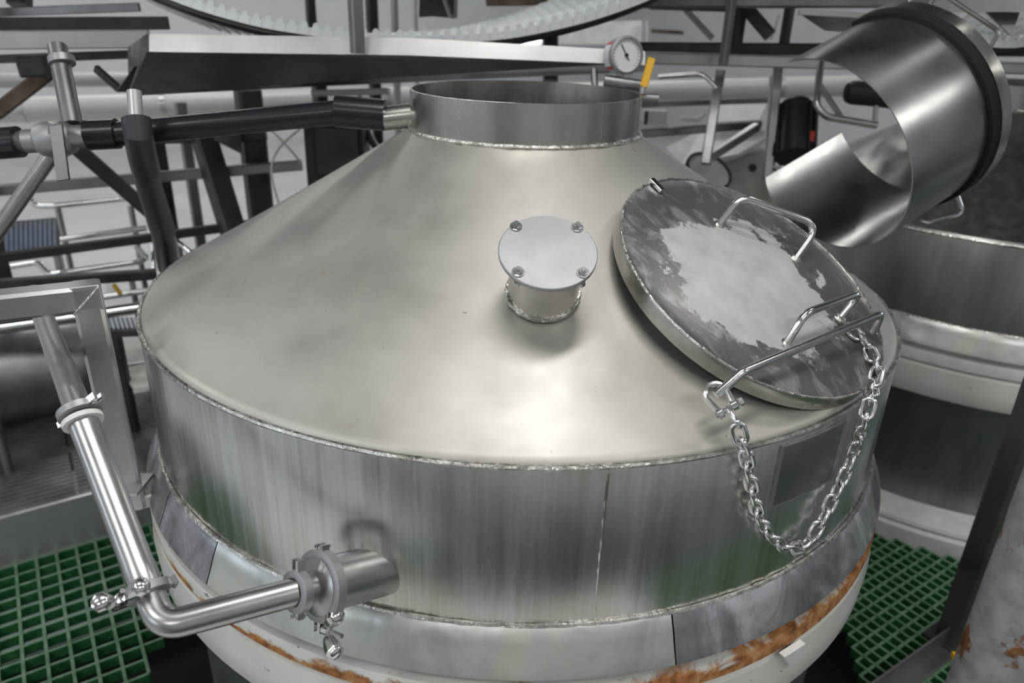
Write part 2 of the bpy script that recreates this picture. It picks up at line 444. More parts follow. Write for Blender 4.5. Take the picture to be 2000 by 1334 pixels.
# ------------------------------------------------------------------ ceiling lamps (real fixtures with their own light)
for i, (u, v) in enumerate(LAMP_SPOTS):
    c = uv(u, v, ZC-.45)
    t = thing('ceiling_lamp', 'white fluorescent batten lamp hanging below the ceiling', 'lamp', c, 'fluorescent lamps under the ceiling')
    part('housing', G().box(c+UP*.05, 1.6, .34, .06, (A_, B_, UP)), MAT['housing'], t, smooth=0)
    hg = G()
    for s in (-.6, .6): part('hanger', G().tube([c+A_*s+UP*.08, c+A_*s+UP*.45], .006, 6), MAT['frame'], t)
    ld = bpy.data.lights.new('lamp_light', 'AREA'); ld.shape = 'RECTANGLE'; ld.size = 1.55; ld.size_y = .3
    ld.energy = LAMP_POWER; ld.color = (1, .985, .96)
    lo = bpy.data.objects.new('lamp_light', ld); COL.objects.link(lo); lo.parent = t
    lo.matrix_local = Matrix.Rotation(ANG, 4, 'Z'); lo.location = (0, 0, .015)
# ------------------------------------------------------------------ the main tank
ZS = 1.02; RN, ZN0, ZN1 = .2436, ZS+.3236, ZS+.4022
SL = math.atan2(.3236, .5564)
def cone_frame(phi, r):
    e = V((math.sin(phi), -math.cos(phi), 0)); t = V((math.cos(phi), math.sin(phi), 0)); a = PI/2-SL
    n = math.cos(a)*e+math.sin(a)*UP; dn = math.sin(a)*e-math.cos(a)*UP
    return e*r+UP*(ZN0-.3236*(r-RN)/.5564), n, dn, t
def bead(seg, amp):
    js = [random.uniform(-amp, amp) for _ in range(seg)]
    return lambda i: js[i % seg]
def ring_bead(R, z, r, seg=260, o=(0, 0, 0), ax=UP, amp=.0012):
    pr = [(R+r*math.cos(2*PI*k/6), z+r*math.sin(2*PI*k/6)) for k in range(6)]
    return G().lathe(pr, seg, o, ax, closed=True, jit=bead(seg, amp))

def cone_prof():
    pr = []
    for k in range(15):
        t = k/14; R = RN+.545*t; pr.append((R, ZN0-.3236*(R-RN)/.5564-.004*4*t*(1-t)))
    pr += [(.7955, ZS+.0035), (.8005, ZS-.003), (.803, ZS-.012)]
    return pr
tank = thing('conical_top_tank', 'large stainless steel tank with conical top, open neck and chained hatch', 'tank', (0, 0, 0))
cone = part('cone_top', G().lathe(cone_prof(), 160), MAT['cone'], tank, 'satin steel cone')
shell = part('shell', G().lathe([(.803, ZS-.006), (.8065, ZS-.012), (.808, ZS-.29)], 160), MAT['shell'], tank, 'vertical steel wall with brown drip streaks')
part('weld_bead', ring_bead(.8045, ZS-.006, .0045, amp=.0013), MAT['weld'], tank)
part('weld_bead', ring_bead(.811, ZS-.281, .0042, amp=.0014), MAT['weld'], tank)
neck = part('neck', G().lathe([(RN, ZN0-.003), (RN, ZN1), (RN-.0045, ZN1+.0005), (RN-.005, ZN0-.05), (RN-.005, ZN0-.3)], 96), MAT['neck'], tank, 'short open steel collar')
part('weld_bead', ring_bead(RN+.002, ZN0+.001, .0045, 160, amp=.0014), MAT['weld'], tank)
# vertical seams
def vseam(x, y0, y1, R, n=34, wd=.005):
    p0, p1 = onCyl(x[0], y0, R), onCyl(x[1], y1, R)
    a = azim(p0); pts = [V((R*math.cos(a), R*math.sin(a), p0.z+(p1.z-p0.z)*k/n)) for k in range(n+1)]
    return G().tube([p+V((random.uniform(-1, 1)*.0006, 0, 0)) for p in pts], [wd*.5*random.uniform(.75, 1.2) for _ in pts], 6)
part('seam_weld', vseam((1187, 1172), 925, 1195, .8060), MAT['shell'], shell)
part('seam_weld', vseam((1179, 1179), 205, 285, RN-.0005, 12, .004), MAT['neck'], neck)
# band of bent panels round the foot of the shell
azs = [azim(onCyl(x, y, .843)) for x, y in ((1326, 1250), (395, 1075), (288, 900))]
azs = sorted([a % (2*PI) for a in azs])+[]
azs += [azs[-1]+1.2, azs[-1]+2.3]
azs = sorted(a % (2*PI) for a in azs)
bp = [(.8085, .742), (.815, .738), (.826, .715), (.836, .690), (.8445, .671), (.8458, .666), (.840, .661), (.81, .664)]
panels = []
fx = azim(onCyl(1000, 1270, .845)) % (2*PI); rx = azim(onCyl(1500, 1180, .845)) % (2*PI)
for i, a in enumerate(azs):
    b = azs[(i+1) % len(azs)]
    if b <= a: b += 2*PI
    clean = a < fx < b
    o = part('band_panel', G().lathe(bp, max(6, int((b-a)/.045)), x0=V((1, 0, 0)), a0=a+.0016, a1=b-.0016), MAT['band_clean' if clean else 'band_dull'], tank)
    panels.append(o)
# flanges, vessel below
def ringp(pr, seg=160): return G().lathe(pr, seg, closed=True)
part('support_flange', ringp([(.80, .654), (.820, .654), (.823, .648), (.8445, .645), (.8465, .640), (.8470, .612), (.844, .608), (.80, .608)]), MAT['flange'], tank, 'white flange with rusty lower edge')
skirt = part('white_skirt', ringp([(.80, .606), (.836, .604), (.846, .596), (.851, .55), (.849, .505), (.845, .497), (.80, .497)]), MAT['skirt'], tank, 'white enamel skirt ring')
q = onCyl(1545, 1268, .85); a = azim(q); e = V((math.cos(a), math.sin(a), 0)); tt = V((-e.y, e.x, 0))
part('lifting_lug', G().prism([q+e*.0-tt*.035+UP*.012, q+e*.0+tt*.02+UP*.012, q+tt*.012-UP*.022, q-tt*.004-UP*.03], e*.012), MAT['white'], skirt)
vessel = part('lower_vessel', G().lathe([(.79, .61), (.79, .05), (.77, -.25), (.6, -.6), (.2, -.98), (0, -.985)], 128), MAT['vessel'], tank, 'dark stainless lower vessel')

# ---- second tank: the same body, further along the row
t2 = thing('conical_top_tank', 'second conical steel tank behind the tubular chute, with dented band and white rings', 'tank', TANK2)
base_ring = part('base_ring', ringp([(.788, .075), (.86, .072), (.905, .062), (.91, .05), (.895, .042), (.925, .035), (.93, -.06), (.788, -.06)]), MAT['white'], None, 'white base ring at the grating')
base_ring.parent = t2
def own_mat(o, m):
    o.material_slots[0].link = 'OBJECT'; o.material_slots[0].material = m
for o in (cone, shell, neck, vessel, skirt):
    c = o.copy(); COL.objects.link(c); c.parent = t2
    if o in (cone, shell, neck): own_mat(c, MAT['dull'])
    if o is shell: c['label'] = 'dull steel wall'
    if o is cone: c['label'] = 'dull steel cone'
fl2 = [o for o in tank.children if o.name.startswith('support_flange')][0].copy(); COL.objects.link(fl2); fl2.parent = t2; own_mat(fl2, MAT['white']); fl2['label'] = 'white flange'
for o in [o for o in tank.children if o.name.startswith('weld_bead')]+panels:
    c = o.copy(); COL.objects.link(c); c.parent = t2
    if 'panel' in o.name: c.rotation_euler.z = math.radians(-31)

# ---- nozzle with bolted cover on the cone
p0, nn, dn, tt = cone_frame(.0691, .5444)
noz = part('nozzle', G().lathe([(.0555, -.03), (.0555, .088), (.05, .088)], 48, p0, nn), MAT['neck'], tank, 'short stub pipe')
part('weld_bead', ring_bead(.057, .002, .0035, 90, p0, nn, .0012), MAT['weld'], noz)
cov = part('cover_plate', G().lathe([(0, .0975), (.0725, .0975), (.0738, .0962), (.0738, .0915), (.0725, .090), (0, .090)], 72, p0, nn), MAT['satin'], tank, 'round grey blanking plate')
part('nozzle_flange', G().lathe([(.05, .084), (.068, .084), (.068, .0895), (.05, .0895)], 48, p0, nn, closed=True), MAT['neck'], noz)
for px in ((1008, 440), (1128, 442), (1012, 529), (1139, 531)):
    c = onPlane(px[0], px[1], p0+nn*.101, nn); c -= nn*(c-p0).dot(nn)
    g = G()
    hx = lambda r, h0, h1: g.lathe([(0, h1), (r*.9, h1), (r, h1-.001), (r, h0), (0, h0)], 6, c, nn)
    g.lathe([(0, .0995), (.0095, .0995), (.0095, .0972), (0, .0972)], 16, c, nn)
    hx(.0065, .0995, .105)
    g.lathe([(0, .108), (.0035, .108), (.0035, .070), (0, .070)], 10, c, nn)
    hx(.0068, .0725, .080)
    part('bolt', g, MAT['bright'], cov)

# ---- nameplate patch on the shell
pl = [onCyl(x, y, .811) for x, y in ((1533, 873), (1647, 828), (1614, 945), (1515, 983))]
a0, a1 = azim(pl[0]), azim(pl[1]); z1 = (pl[0].z+pl[1].z)/2; z0 = (pl[2].z+pl[3].z)/2
part('nameplate', G().lathe([(.806, z1), (.8105, z1), (.8110, z1-.001), (.8110, z0+.001), (.8105, z0), (.806, z0)], 16, x0=V((1, 0, 0)), a0=a0, a1=a1, closed=True), MAT['vessel'], tank, 'blank dark metal plate')
fr = G()
for (za, zb, aa, ab) in ((z1+.003, z1, a0-.004, a1+.004), (z0, z0-.002, a0-.004, a1+.004)):
    fr.lathe([(.806, za), (.8118, za), (.8118, zb), (.806, zb)], 16, x0=V((1, 0, 0)), a0=aa, a1=ab, closed=True)
for aa, ab in ((a0-.004, a0), (a1, a1+.012)):
    fr.lathe([(.806, z1), (.8118, z1), (.8118, z0), (.806, z0)], 2, x0=V((1, 0, 0)), a0=aa, a1=ab, closed=True)
part('plate_frame', fr, MAT['satin'], tank)

# ------------------------------------------------------------------ hatch lid
LP, LN, LD, LT = cone_frame(.7387, .5796)
LR, LH = .2531, .0275
LC = LP+LN*LH
# collar belongs to the tank
part('hatch_collar', G().lathe([(.21, -.06), (.21, .012), (.204, .012), (.204, -.06)], 72, LP, LN), MAT['neck'], tank)
lid = bpy.data.objects.new('hatch_lid', None); COL.objects.link(lid)
lid['label'] = 'round worn steel hatch lid with three rod handles, lying on the cone'; lid['category'] = 'lid'
LM = Matrix.Identity(4)
for i in range(3): LM[i][0] = LT[i]; LM[i][1] = -LD[i]; LM[i][2] = LN[i]; LM[i][3] = LC[i]
lid.matrix_world = LM; LMI = LM.inverted()
def lidpart(name, g, m, par=lid, label=None):
    g.v = [LMI @ p for p in g.v]; me = mesh(name, g); me.materials.append(m)
    o = bpy.data.objects.new(name, me); COL.objects.link(o); o.parent = par
    if label: o['label'] = label
    return o
def onLid(x, y, h=0.): return onPlane(x, y, LC+LN*h, LN)
pr = [(0, .004)]+[(LR*k/10, .004*(1-(k/10)**2)-.002*(k/10)) for k in range(1, 10)]+[(LR-.006, -.001), (LR-.001, .0005)]
lidpart('lid_plate', G().lathe(pr, 128, LC, LN), MAT['lid'], label='mottled worn plate')
lidpart('lid_rim', G().lathe([(LR-.003, .001), (LR, .0005), (LR+.0012, -.003), (LR, -.027), (LR-.004, -.028), (LR-.005, -.004)], 128, LC, LN, closed=True), MAT['neck'])
lidpart('rim_weld', ring_bead(LR-.0015, .0005, .0022, 240, LC, LN, .0007), MAT['weld'])
q = onLid(1283, 362, .004)
d2 = (onLid(1290, 372, .004)-onLid(1272, 353, .004)).normalized()
lidpart('hinge_tab', G().bar(q-d2*.016, q+d2*.016, .012, .007, LN), MAT['bright'])
def handle(f0, f1, t0, t1, h, r=.0066, nm='handle', label=None):
    a, b = onLid(*f0), onLid(*f1); c, d = onLid(*t0, h), onLid(*t1, h)
    o = lidpart(nm, G().tube(fillet([a-LN*.002, c, d, b-LN*.002], .034, 8), r, 12), MAT['bright'], label=label)
    for p in (a, b): lidpart('foot_weld', G().lathe([(0, .006), (r*1.2, .005), (r*1.9, 0), (r*1.9, -.003)], 12, p, LN), MAT['weld'], o)
    return o
handle((1404, 440), (1553, 506), (1447, 383), (1600, 440), .05)
handle((1537, 672), (1640, 622), (1572, 612), (1681, 572), .045)
a = onLid(1398, 772, -.004); b = onLid(1450, 727, .028); c = onLid(1722, 612, .045); d = onLid(1706, 650, .0)
h3 = lidpart('long_handle', G().tube(fillet([a, b, c, d], .020, 6), .0068, 12), MAT['bright'], label='long bent rod reaching over the lid rim')

# ------------------------------------------------------------------ shackle and chain
def rod_bow(c, x, y, w, l, r):    # bow shackle: omega in the x/y plane, y away from the pin
    pts = [c-x*w]
    for k in range(13):
        t = PI+k*PI/12; pts.append(c+x*(math.cos(t)*w*1.35)-y*(math.sin(t)*w*1.35)+y*(l-w*1.35))
    pts.append(c+x*w); return pts
sc_ = onLid(1420, 800, -.006); top = onLid(1396, 765, -.004)
yy = (top-sc_).normalized(); xx = yy.cross(LN).normalized(); xx = (xx*.75+LN*.65).normalized()
xx = (xx-yy*xx.dot(yy)).normalized()
shk = thing('bow_shackle', 'small bright bow shackle hanging on the long lid handle', 'shackle', sc_)
part('bow', G().tube(rod_bow(sc_, xx, yy, .011, (top-sc_).length+.011, .0042), .0042, 10), MAT['chain'], shk)
pg = G().tube([sc_-xx*.018, sc_+xx*.020], .0042, 10); part('pin', pg, MAT['chain'], shk)
for s in (-1, 1): part('eye', G().lathe([(.0, -.004), (.0075, -.004), (.0075, .004), (0, .004)], 14, sc_+xx*(s*.011), xx), MAT['chain'], shk)
part('pin_head', G().lathe([(0, 0), (.006, 0), (.006, .006), (0, .006)], 8, sc_+xx*.019, xx), MAT['chain'], shk)

pth = [sc_-yy*.004]
pth += [onLid(1432, 822, -.006)+LN*.004]
for x, y in ((1444, 848), (1456, 890), (1467, 945), (1478, 995), (1495, 1032), (1520, 1060), (1550, 1072), (1578, 1058), (1603, 1020), (1627, 972), (1650, 925), (1668, 880)):
    pth.append(onCyl(x, y, .824))
pth += [onCyl(1684, 835, .836), onCyl(1697, 790, .838), onLid(1706, 752, -.001), onLid(1712, 725, .009), onLid(1703, 695, .0085), onLid(1688, 668, .0085), onLid(1668, 648, .0085), onLid(1648, 632, .008)]
cur = bezier(pth, 14)
acc = [0.]
for i in range(1, len(cur)): acc.append(acc[-1]+(cur[i]-cur[i-1]).length)
def at(s):
    s = max(0, min(acc[-1]-1e-6, s))
    for i in range(1, len(acc)):
        if acc[i] >= s:
            t = (s-acc[i-1])/max(1e-9, acc[i]-acc[i-1]); return cur[i-1].lerp(cur[i], t)
LPITCH = .0247; nl = int(acc[-1]/LPITCH)
wire = .0036; hl, hw = .0160, .0090
lk = []
for k in range(24):
    t = 2*PI*k/24; x = math.cos(t); y = math.sin(t)
    lk.append(V((math.copysign(hl-hw, x)+hw*x if abs(x) > 1e-9 else 0, hw*y, 0)))
link_me = mesh('chain_link', G().tube(lk, wire, 8, closed=True), 0)
link_me.polygons.foreach_set('use_smooth', [True]*len(link_me.polygons)); link_me.materials.append(MAT['chain'])
chain = thing('steel_chain', 'bright steel link chain hanging in a loop from the hatch lid', 'chain', cur[0])
px_ = None
for i in range(nl):
    p = at((i+.35)*LPITCH); q = at((i+.65)*LPITCH); c = at((i+.5)*LPITCH); d = (q-p).normalized()
    # outward normal of whatever the chain lies on
    out = V((c.x, c.y, 0)).normalized() if c.z < ZS+.01 else LN.copy()
    out = (out-d*out.dot(d)).normalized(); side = d.cross(out)
    an = (PI/4 if i % 2 else -PI/4)+.1+.08*math.sin(i*1.7)
    zz = out*math.cos(an)+side*math.sin(an); yv = zz.cross(d)
    m = Matrix.Identity(4)
    for k in range(3): m[k][0] = d[k]; m[k][1] = yv[k]; m[k][2] = zz[k]; m[k][3] = (c-chain.location)[k]
    o = bpy.data.objects.new('chain_link', link_me); COL.objects.link(o); o.parent = chain; o.matrix_local = m

# ------------------------------------------------------------------ inlet pipework on the near side
def clamp(c, ax, R, wd, name, label, lug_dir, wing=True, wing_len=.05):
    ax = ax.normalized(); lug = (lug_dir-ax*lug_dir.dot(ax)).normalized(); sd = ax.cross(lug)
    t = thing(name, label, 'clamp', c, 'pipe clamps on the inlet line')
    part('clamp_band', G().lathe([(R-.007, -wd/2), (R-.002, -wd/2), (R+.003, -wd*.36), (R+.003, wd*.36), (R-.002, wd/2), (R-.007, wd/2)], 48, c, ax, closed=True), MAT['satin'], t)
    for s in (-1, 1):
        part('clamp_lug', G().bar(c+lug*(R-.002)+sd*(s*.0065), c+lug*(R+.016)+sd*(s*.0065), .0055, wd*.8, ax), MAT['bright'], t)
        part('hinge_lug', G().bar(c-lug*(R-.001)+sd*(s*.006), c-lug*(R+.010)+sd*(s*.006), .005, wd*.7, ax), MAT['bright'], t)
    for s in (-1, 1): part('hinge_pin', G().tube([c-lug*(R+.007)+sd*(s*.006)-ax*wd*.5, c-lug*(R+.007)+sd*(s*.006)+ax*wd*.5], .0022, 8), MAT['chain'], t)
    if wing:
        b0 = c+lug*(R+.010)-sd*.012; b1 = c+lug*(R+.010)+sd*wing_len
        part('eye_bolt', G().tube([b0, b1], .0032, 10), MAT['chain'], t)
        w = part('wing_nut', G().lathe([(0, 0), (.0075, 0), (.0068, .012), (0, .014)], 14, c+lug*(R+.010)+sd*.011, sd), MAT['chain'], t)
        for s in (-1, 1):
            wc = c+lug*(R+.010)+sd*.018+lug*(s*.008)
            tip = c+lug*(R+.010)+sd*.044+lug*(s*.027)
            part('wing', G().tube(bezier([wc, wc.lerp(tip, .5)+lug*(s*.003), tip], 4), [.006, .008, .010, .0115, .0125, .013, .012, .010, .005], 8), MAT['chain'], w)
    return t
# stub welded into the shell
S0 = onCyl(726, 1118, .808); S1 = P(640, 1140, (S0-CAM).dot(_f)-.06)
sax = (S1-S0).normalized()
part('inlet_nozzle', G().lathe([(.0385, -.16), (.0385, (S1-S0).length+.004), (.046, (S1-S0).length+.008), (.046, (S1-S0).length+.012), (.034, (S1-S0).length+.012), (.034, -.16)], 56, S0, sax), MAT['polish'], tank, 'polished stub pipe welded through the shell')
L1 = (S1-S0).length
pipe = thing('inlet_pipe', 'polished tube with elbow clamped to the stub on the tank shell', 'pipe', P(318, 1225, .97))
CA = S0+sax*(L1+.013)
part('reducer', G().lathe([(0, .0), (.046, 0), (.046, .004), (.038, .008), (.026, .012), (.021, .014), (.0205, .028), (.025, .031), (.025, .035), (.019, .035)], 48, CA, sax), MAT['polish'], pipe)
E0 = CA+sax*.038
E1 = P(318, 1224, .955); E2 = P(287, 1150, .985)
eb = fillet([E0-sax*.004, E1, E2], .062, 12)
part('elbow', G().tube(eb, .0195, 24), MAT['polish'], pipe)
E3 = P(160, 818, 1.07); E4 = P(84, 618, 1.50)
part('lower_tube', G().tube([E2, E2.lerp(E3, .12), E2.lerp(E3, .13), E3], [.0212, .0212, .0205, .0205], 24), MAT['polish'], pipe)
part('upper_tube', G().tube([E3, E4, E4+(E4-E3)*.35], .0190, 20), MAT['polish'], pipe)
u_ = (E3-E2).normalized()
part('white_gasket', G().lathe([(.019, -.004), (.0275, -.004), (.0275, .0035), (.019, .0035)], 32, E3-u_*.004, u_, closed=True), MAT['gasket'], pipe, 'white gasket ring')
clamp(S0+sax*(L1+.011), sax, .0475, .019, 'pipe_clamp', 'large pipe clamp with wing nut on the tank stub', V((.15, -.3, -1)))
clamp(CA+sax*.036, sax, .0265, .016, 'pipe_clamp', 'small pipe clamp between elbow tube and reducer', V((-.2, .3, 1)), False)
clamp(E2-u_*.004, u_, .0265, .015, 'pipe_clamp', 'pipe clamp with wing nut at the lower elbow over the grating', (P(238, 1222, .95)-P(290, 1160, .985)), True, .05)
clamp(E3+u_*.012, u_, .0265, .014, 'pipe_clamp', 'pipe clamp above the white gasket beside the square post', (P(195, 775, 1.06)-P(160, 790, 1.07)), False)
# ------------------------------------------------------------------ helpers for frames set out along sight lines
def wpx(w, d): return w*d/FPX
def seg3(a, b): return P(*a), P(*b)
def sq(a, b, w, up=UP, h=None):          # square tube between two sighted points (x, y, depth), w in image px at its mean depth
    p, q = seg3(a, b); m = (a[2]+b[2])/2
    return G().bar(p, q, wpx(w, m), wpx(h or w, m), up)
def rd(pts, w, r=None, seg=14):
    d = sum(p[2] for p in pts)/len(pts); c = [P(*p) for p in pts]
    return G().tube(fillet(c, r, 6) if r and len(c) > 2 else c, wpx(w, d)/2, seg)
def drop(x, y, d, z=0.):                 # point straight under a sighted point
    p = P(x, y, d); return V((p.x, p.y, z))

def riser(x, y, d, w, m, par, ztop=None):      # hanger from a sighted point straight up
    p = P(x, y, d); part('hanger_post', G().bar(p, V((p.x, p.y, ztop or ZC)), wpx(w, d), wpx(w, d), A_), m, par)

# ------------------------------------------------------------------ platform, square frame and post on the left
ZP = onPlane(0, 1014, B_*.935, B_).z
plat = thing('step_platform', 'grey steel step platform with pale front edge beside the green grating', 'platform', uv(-1.3, 1.2, 0))
part('front_edge', slab(-2.35, -.30, .935, .95, -.03, ZP), MAT['tray'], plat, 'pale grey front edge', smooth=0)
gp = G()
for k in range(3):
    u0 = -2.35+k*.69; part('deck_plate', slab(u0, u0+.68, .95, 1.58, ZP-.012, ZP), MAT['plate'], plat, smooth=0)
part('support_leg', slab(-2.30, -2.24, 1.50, 1.56, -.03, ZP-.012), MAT['frame'], plat, smooth=0)
part('support_leg', slab(-.38, -.32, 1.50, 1.56, -.03, ZP-.012), MAT['frame'], plat, smooth=0)
for k in range(24):      # raised anti-slip ribs of the deck
    v = .98+k*.025
    part('tread_rib', G().bar(uv(-2.33, v, ZP+.0008), uv(-.32, v, ZP+.0008), .004, .002), MAT['plate'], plat, smooth=0)

fb = P(250, 948, 1.45)
sf = thing('square_tube_frame', 'mitred frame of brushed square steel tube bracketed to the tank flange', 'frame', fb)
ftop = V((fb.x, fb.y, onPlane(178, 578, fb, V((0, 1, 0))).z)); fl = onZ(-60, 603, ftop.z); fx_ = (fl-ftop); fx_.z = 0; fx_.normalize(); rail_l = ftop+fx_*.42
part('post', G().bar(fb, ftop+UP*.0225, .046, .046, fx_), MAT['railsteel'], sf)
part('top_rail', G().bar(ftop-fx_*.0225, rail_l, .046, .046), MAT['railsteel'], sf)
fy_ = fx_.cross(UP)
if fy_.y > 0: fy_ = -fy_
part('mitre_weld', G().tube([ftop-fx_*.024+fy_*.0235+UP*.023, ftop+fx_*.024+fy_*.0235-UP*.024], .002, 6), MAT['weld'], sf)
part('foot_plate', G().box(fb+UP*.003, .07, .07, .006), MAT['railsteel'], sf)
fq = V((fb.x, fb.y, 0)).normalized()
part('foot_bracket', G().bar(fb-UP*.045, fb-UP*.002, .05, .05, fx_), MAT['tray'], sf)
part('bracket_arm', G().bar(fb-UP*.04, V((fq.x*.84, fq.y*.84, fb.z-.04)), .03, .03), MAT['tray'], sf)

# round handrail and the stainless trough behind that frame
hr = thing('handrail', 'long polished round handrail passing behind the square tube frame', 'handrail', drop(120, 620, 2.1, ZP))
part('rail', rd([(-80, 652, 2.2), (300, 597, 2.5)], 24), MAT['bright'], hr)
for a in ((-60, 649, 2.21), (290, 598, 2.49)):
    p = P(*a); part('stanchion', G().tube([p, V((p.x, p.y, ZP))], .015, 12), MAT['polish'], hr)
tr = thing('stainless_trough', 'dark horizontal stainless trough under the round handrail', 'trough', drop(60, 800, 2.6))
ta, tb = P(-260, 775, 2.45), P(175, 711, 2.88); tax = (tb-ta).normalized()
part('trough_body', G().tube([ta, tb], .185, 40), MAT['vessel'], tr)
for s in (.2, .8):
    p = ta.lerp(tb, s); part('cradle_leg', G().bar(V((p.x, p.y, -.03)), p-UP*.18, .05, .05), MAT['dark_frame'], tr)
sh = thing('parts_tray', 'cream tray with folded lip beside the tank, seen past the square post', 'tray', drop(262, 715, 2.35))
c0 = [P(x, y, d) for x, y, d in ((222, 668, 2.75), (300, 664, 2.75), (320, 752, 2.55), (262, 758, 2.55), (232, 722, 2.62))]
part('tray_bottom', G().prism(c0, -UP*.012), MAT['cream'], sh, smooth=0)
part('tray_lip', rd([(236, 716, 2.6), (330, 698, 2.6)], 8), MAT['tray'], sh)
part('tray_leg', G().bar(V((c0[2].x, c0[2].y, ZP)), c0[2]-UP*.01, .04, .04), MAT['frame'], sh)
part('tray_leg', G().bar(V((c0[0].x, c0[0].y, ZP)), c0[0]-UP*.01, .04, .04), MAT['frame'], sh)

# ------------------------------------------------------------------ black plastic pipework left of the neck
nb = V((-RN, 0, 0)); NB = P(800, 226, 1.60)
ne = P(750, 232, 1.60)
part('neck_branch', G().tube([NB+(NB-ne).normalized()*.05, ne], wpx(46, 1.6)/2, 24), MAT['neck'], tank, 'side branch pipe of the neck')
bp_ = thing('black_drain_pipe', 'black plastic pipe running from the neck branch to the steel ball valve', 'pipe', P(480, 246, 1.6))
part('pipe_run', rd([(225, 262, 1.58), (700, 216, 1.6)], 47, seg=20), MAT['black'], bp_)
part('coupling', rd([(655, 217, 1.595), (752, 225, 1.6)], 60, seg=20), MAT['black'], bp_)
part('end_coupling', rd([(172, 264, 1.575), (230, 261, 1.58)], 58, seg=20), MAT['black'], bp_)
bl = thing('black_drain_pipe', 'short black plastic pipe end on the far side of the ball valve', 'pipe', P(10, 280, 1.57))
part('coupling', rd([(-10, 281, 1.57), (38, 277, 1.57)], 60, seg=20), MAT['black'], bl)
part('pipe_run', rd([(-200, 296, 1.56), (-5, 281, 1.57)], 46, seg=20), MAT['black'], bl)
bv = thing('ball_valve', 'steel ball valve with hanging lever between two black couplings', 'valve', P(108, 272, 1.575))
part('valve_body', G().tube([P(38, 277, 1.57), P(48, 276.5, 1.57), P(50, 276, 1.57), P(72, 274.5, 1.573), P(78, 274, 1.573), P(95, 272, 1.575), P(122, 270, 1.575), P(138, 268, 1.575), P(144, 267, 1.575), P(170, 265, 1.575)],
     [wpx(w, 1.575)/2 for w in (40, 40, 46, 46, 60, 70, 70, 60, 44, 42)], 22), MAT['satin'], bv)
part('packing_nut', rd([(108, 262, 1.53), (108, 240, 1.52)], 26, seg=6), MAT['frame'], bv)
part('lever', sq((110, 246, 1.5), (124, 352, 1.5), 25, up=V((0, -1, 0)), h=7), MAT['frame'], bv, 'flat grey lever')
part('riser', rd([(142, 245, 1.58), (112, 92, 1.62)], 36, seg=18), MAT['frame'], bv)
part('riser_clamp', rd([(122, 125, 1.61), (119, 112, 1.61)], 48, seg=18), MAT['satin'], bv)
bvp = thing('black_downpipe', 'black plastic downpipe leaning behind the tank shoulder with a steel upper end', 'pipe', drop(334, 560, 2.5))
part('steel_end', rd([(262, 178, 1.50), (266, 236, 1.50)], 27, seg=18), MAT['tray'], bvp)
def rdv(pts, w, seg=20):     # constant sighted width along a leaning run
    return G().tube([P(*p) for p in pts], [wpx(w, p[2])/2 for p in pts], seg)
part('upper_socket', rdv([(266, 232, 1.50), (270, 262, 1.50), (277, 300, 1.55), (284, 328, 1.62)], 54), MAT['greyplastic'], bvp)
part('pipe_run', rdv([(281, 322, 1.61), (290, 360, 1.72), (318, 450, 2.1)], 47), MAT['greyplastic'], bvp)
part('lower_socket', rdv([(316, 442, 2.07), (331, 520, 2.4)], 43), MAT['black'], bvp)
e0, e1 = P(331, 515, 2.4), P(334, 560, 2.5)
part('lower_run', G().tube([e0, e1, V((e1.x-.01, e1.y+.02, ZP))], wpx(34, 2.4)/2, 18), MAT['greyplastic'], bvp)

# ------------------------------------------------------------------ overhead drip tray and conveyor
dt = thing('overhead_drip_tray', 'long stainless drip tray with pale lip and dark sloping underside above the neck', 'tray', P(700, 110, 2.05))
def strip(pts, off): return G().prism([P(*p) for p in pts], off)
part('front_lip', strip([(287, 66, 2.0), (287, 101, 2.0), (800, 108, 2.0), (1260, 127, 2.0), (1260, 100, 2.0), (800, 74, 2.0)], V((0, .006, 0))), MAT['tray'], dt, 'pale folded lip', smooth=0)
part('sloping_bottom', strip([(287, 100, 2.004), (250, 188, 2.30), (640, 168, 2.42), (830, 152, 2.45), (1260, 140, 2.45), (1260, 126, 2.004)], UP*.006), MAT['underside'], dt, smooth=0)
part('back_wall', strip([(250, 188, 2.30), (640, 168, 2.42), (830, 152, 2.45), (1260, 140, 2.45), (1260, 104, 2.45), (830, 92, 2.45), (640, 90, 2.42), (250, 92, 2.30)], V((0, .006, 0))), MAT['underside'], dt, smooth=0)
part('end_plate', G().prism([P(287, 66, 2.0), P(287, 101, 2.0), P(250, 188, 2.30), P(250, 92, 2.30)], V((.006, 0, 0))), MAT['underside'], dt, smooth=0)
part('hanger_gusset', G().prism([P(185, 128, 2.05), P(232, 170, 2.1), P(262, 130, 2.1), P(245, 180, 2.12), P(228, 180, 2.1), P(182, 140, 2.05)], V((0, .02, 0))), MAT['underside'], dt, smooth=0)

cf = thing('overhead_conveyor', 'overhead conveyor side structure of pale and dark steel beams', 'conveyor', P(100, 100, 2.4))
part('side_beam', sq((-80, 79, 2.25), (292, 76, 2.3), 20, h=34), MAT['tray'], cf, 'pale beam')
part('guard_rail', sq((-80, 47, 2.35), (328, 45, 2.4), 16, h=24), MAT['dark_frame'], cf, 'dark beam')
part('top_rail', sq((-80, 27, 2.4), (272, 14, 2.4), 12, h=16), MAT['frame'], cf)
riser(699, 104, 1.96, 24, MAT['frame'], cf, ZC)
riser(-70, 60, 2.3, 24, MAT['frame'], cf, ZC)
part('stub_post', sq((38, -40, 2.5), (38, 12, 2.5), 36), MAT['dark_frame'], cf)
part('bracket_box', sq((45, 130, 2.2), (96, 128, 2.2), 40), MAT['dark_frame'], cf)
part('cross_tie', sq((-10, 222, 2.3), (112, 128, 2.3), 28), MAT['rusty'], cf, 'rust-stained diagonal tie')
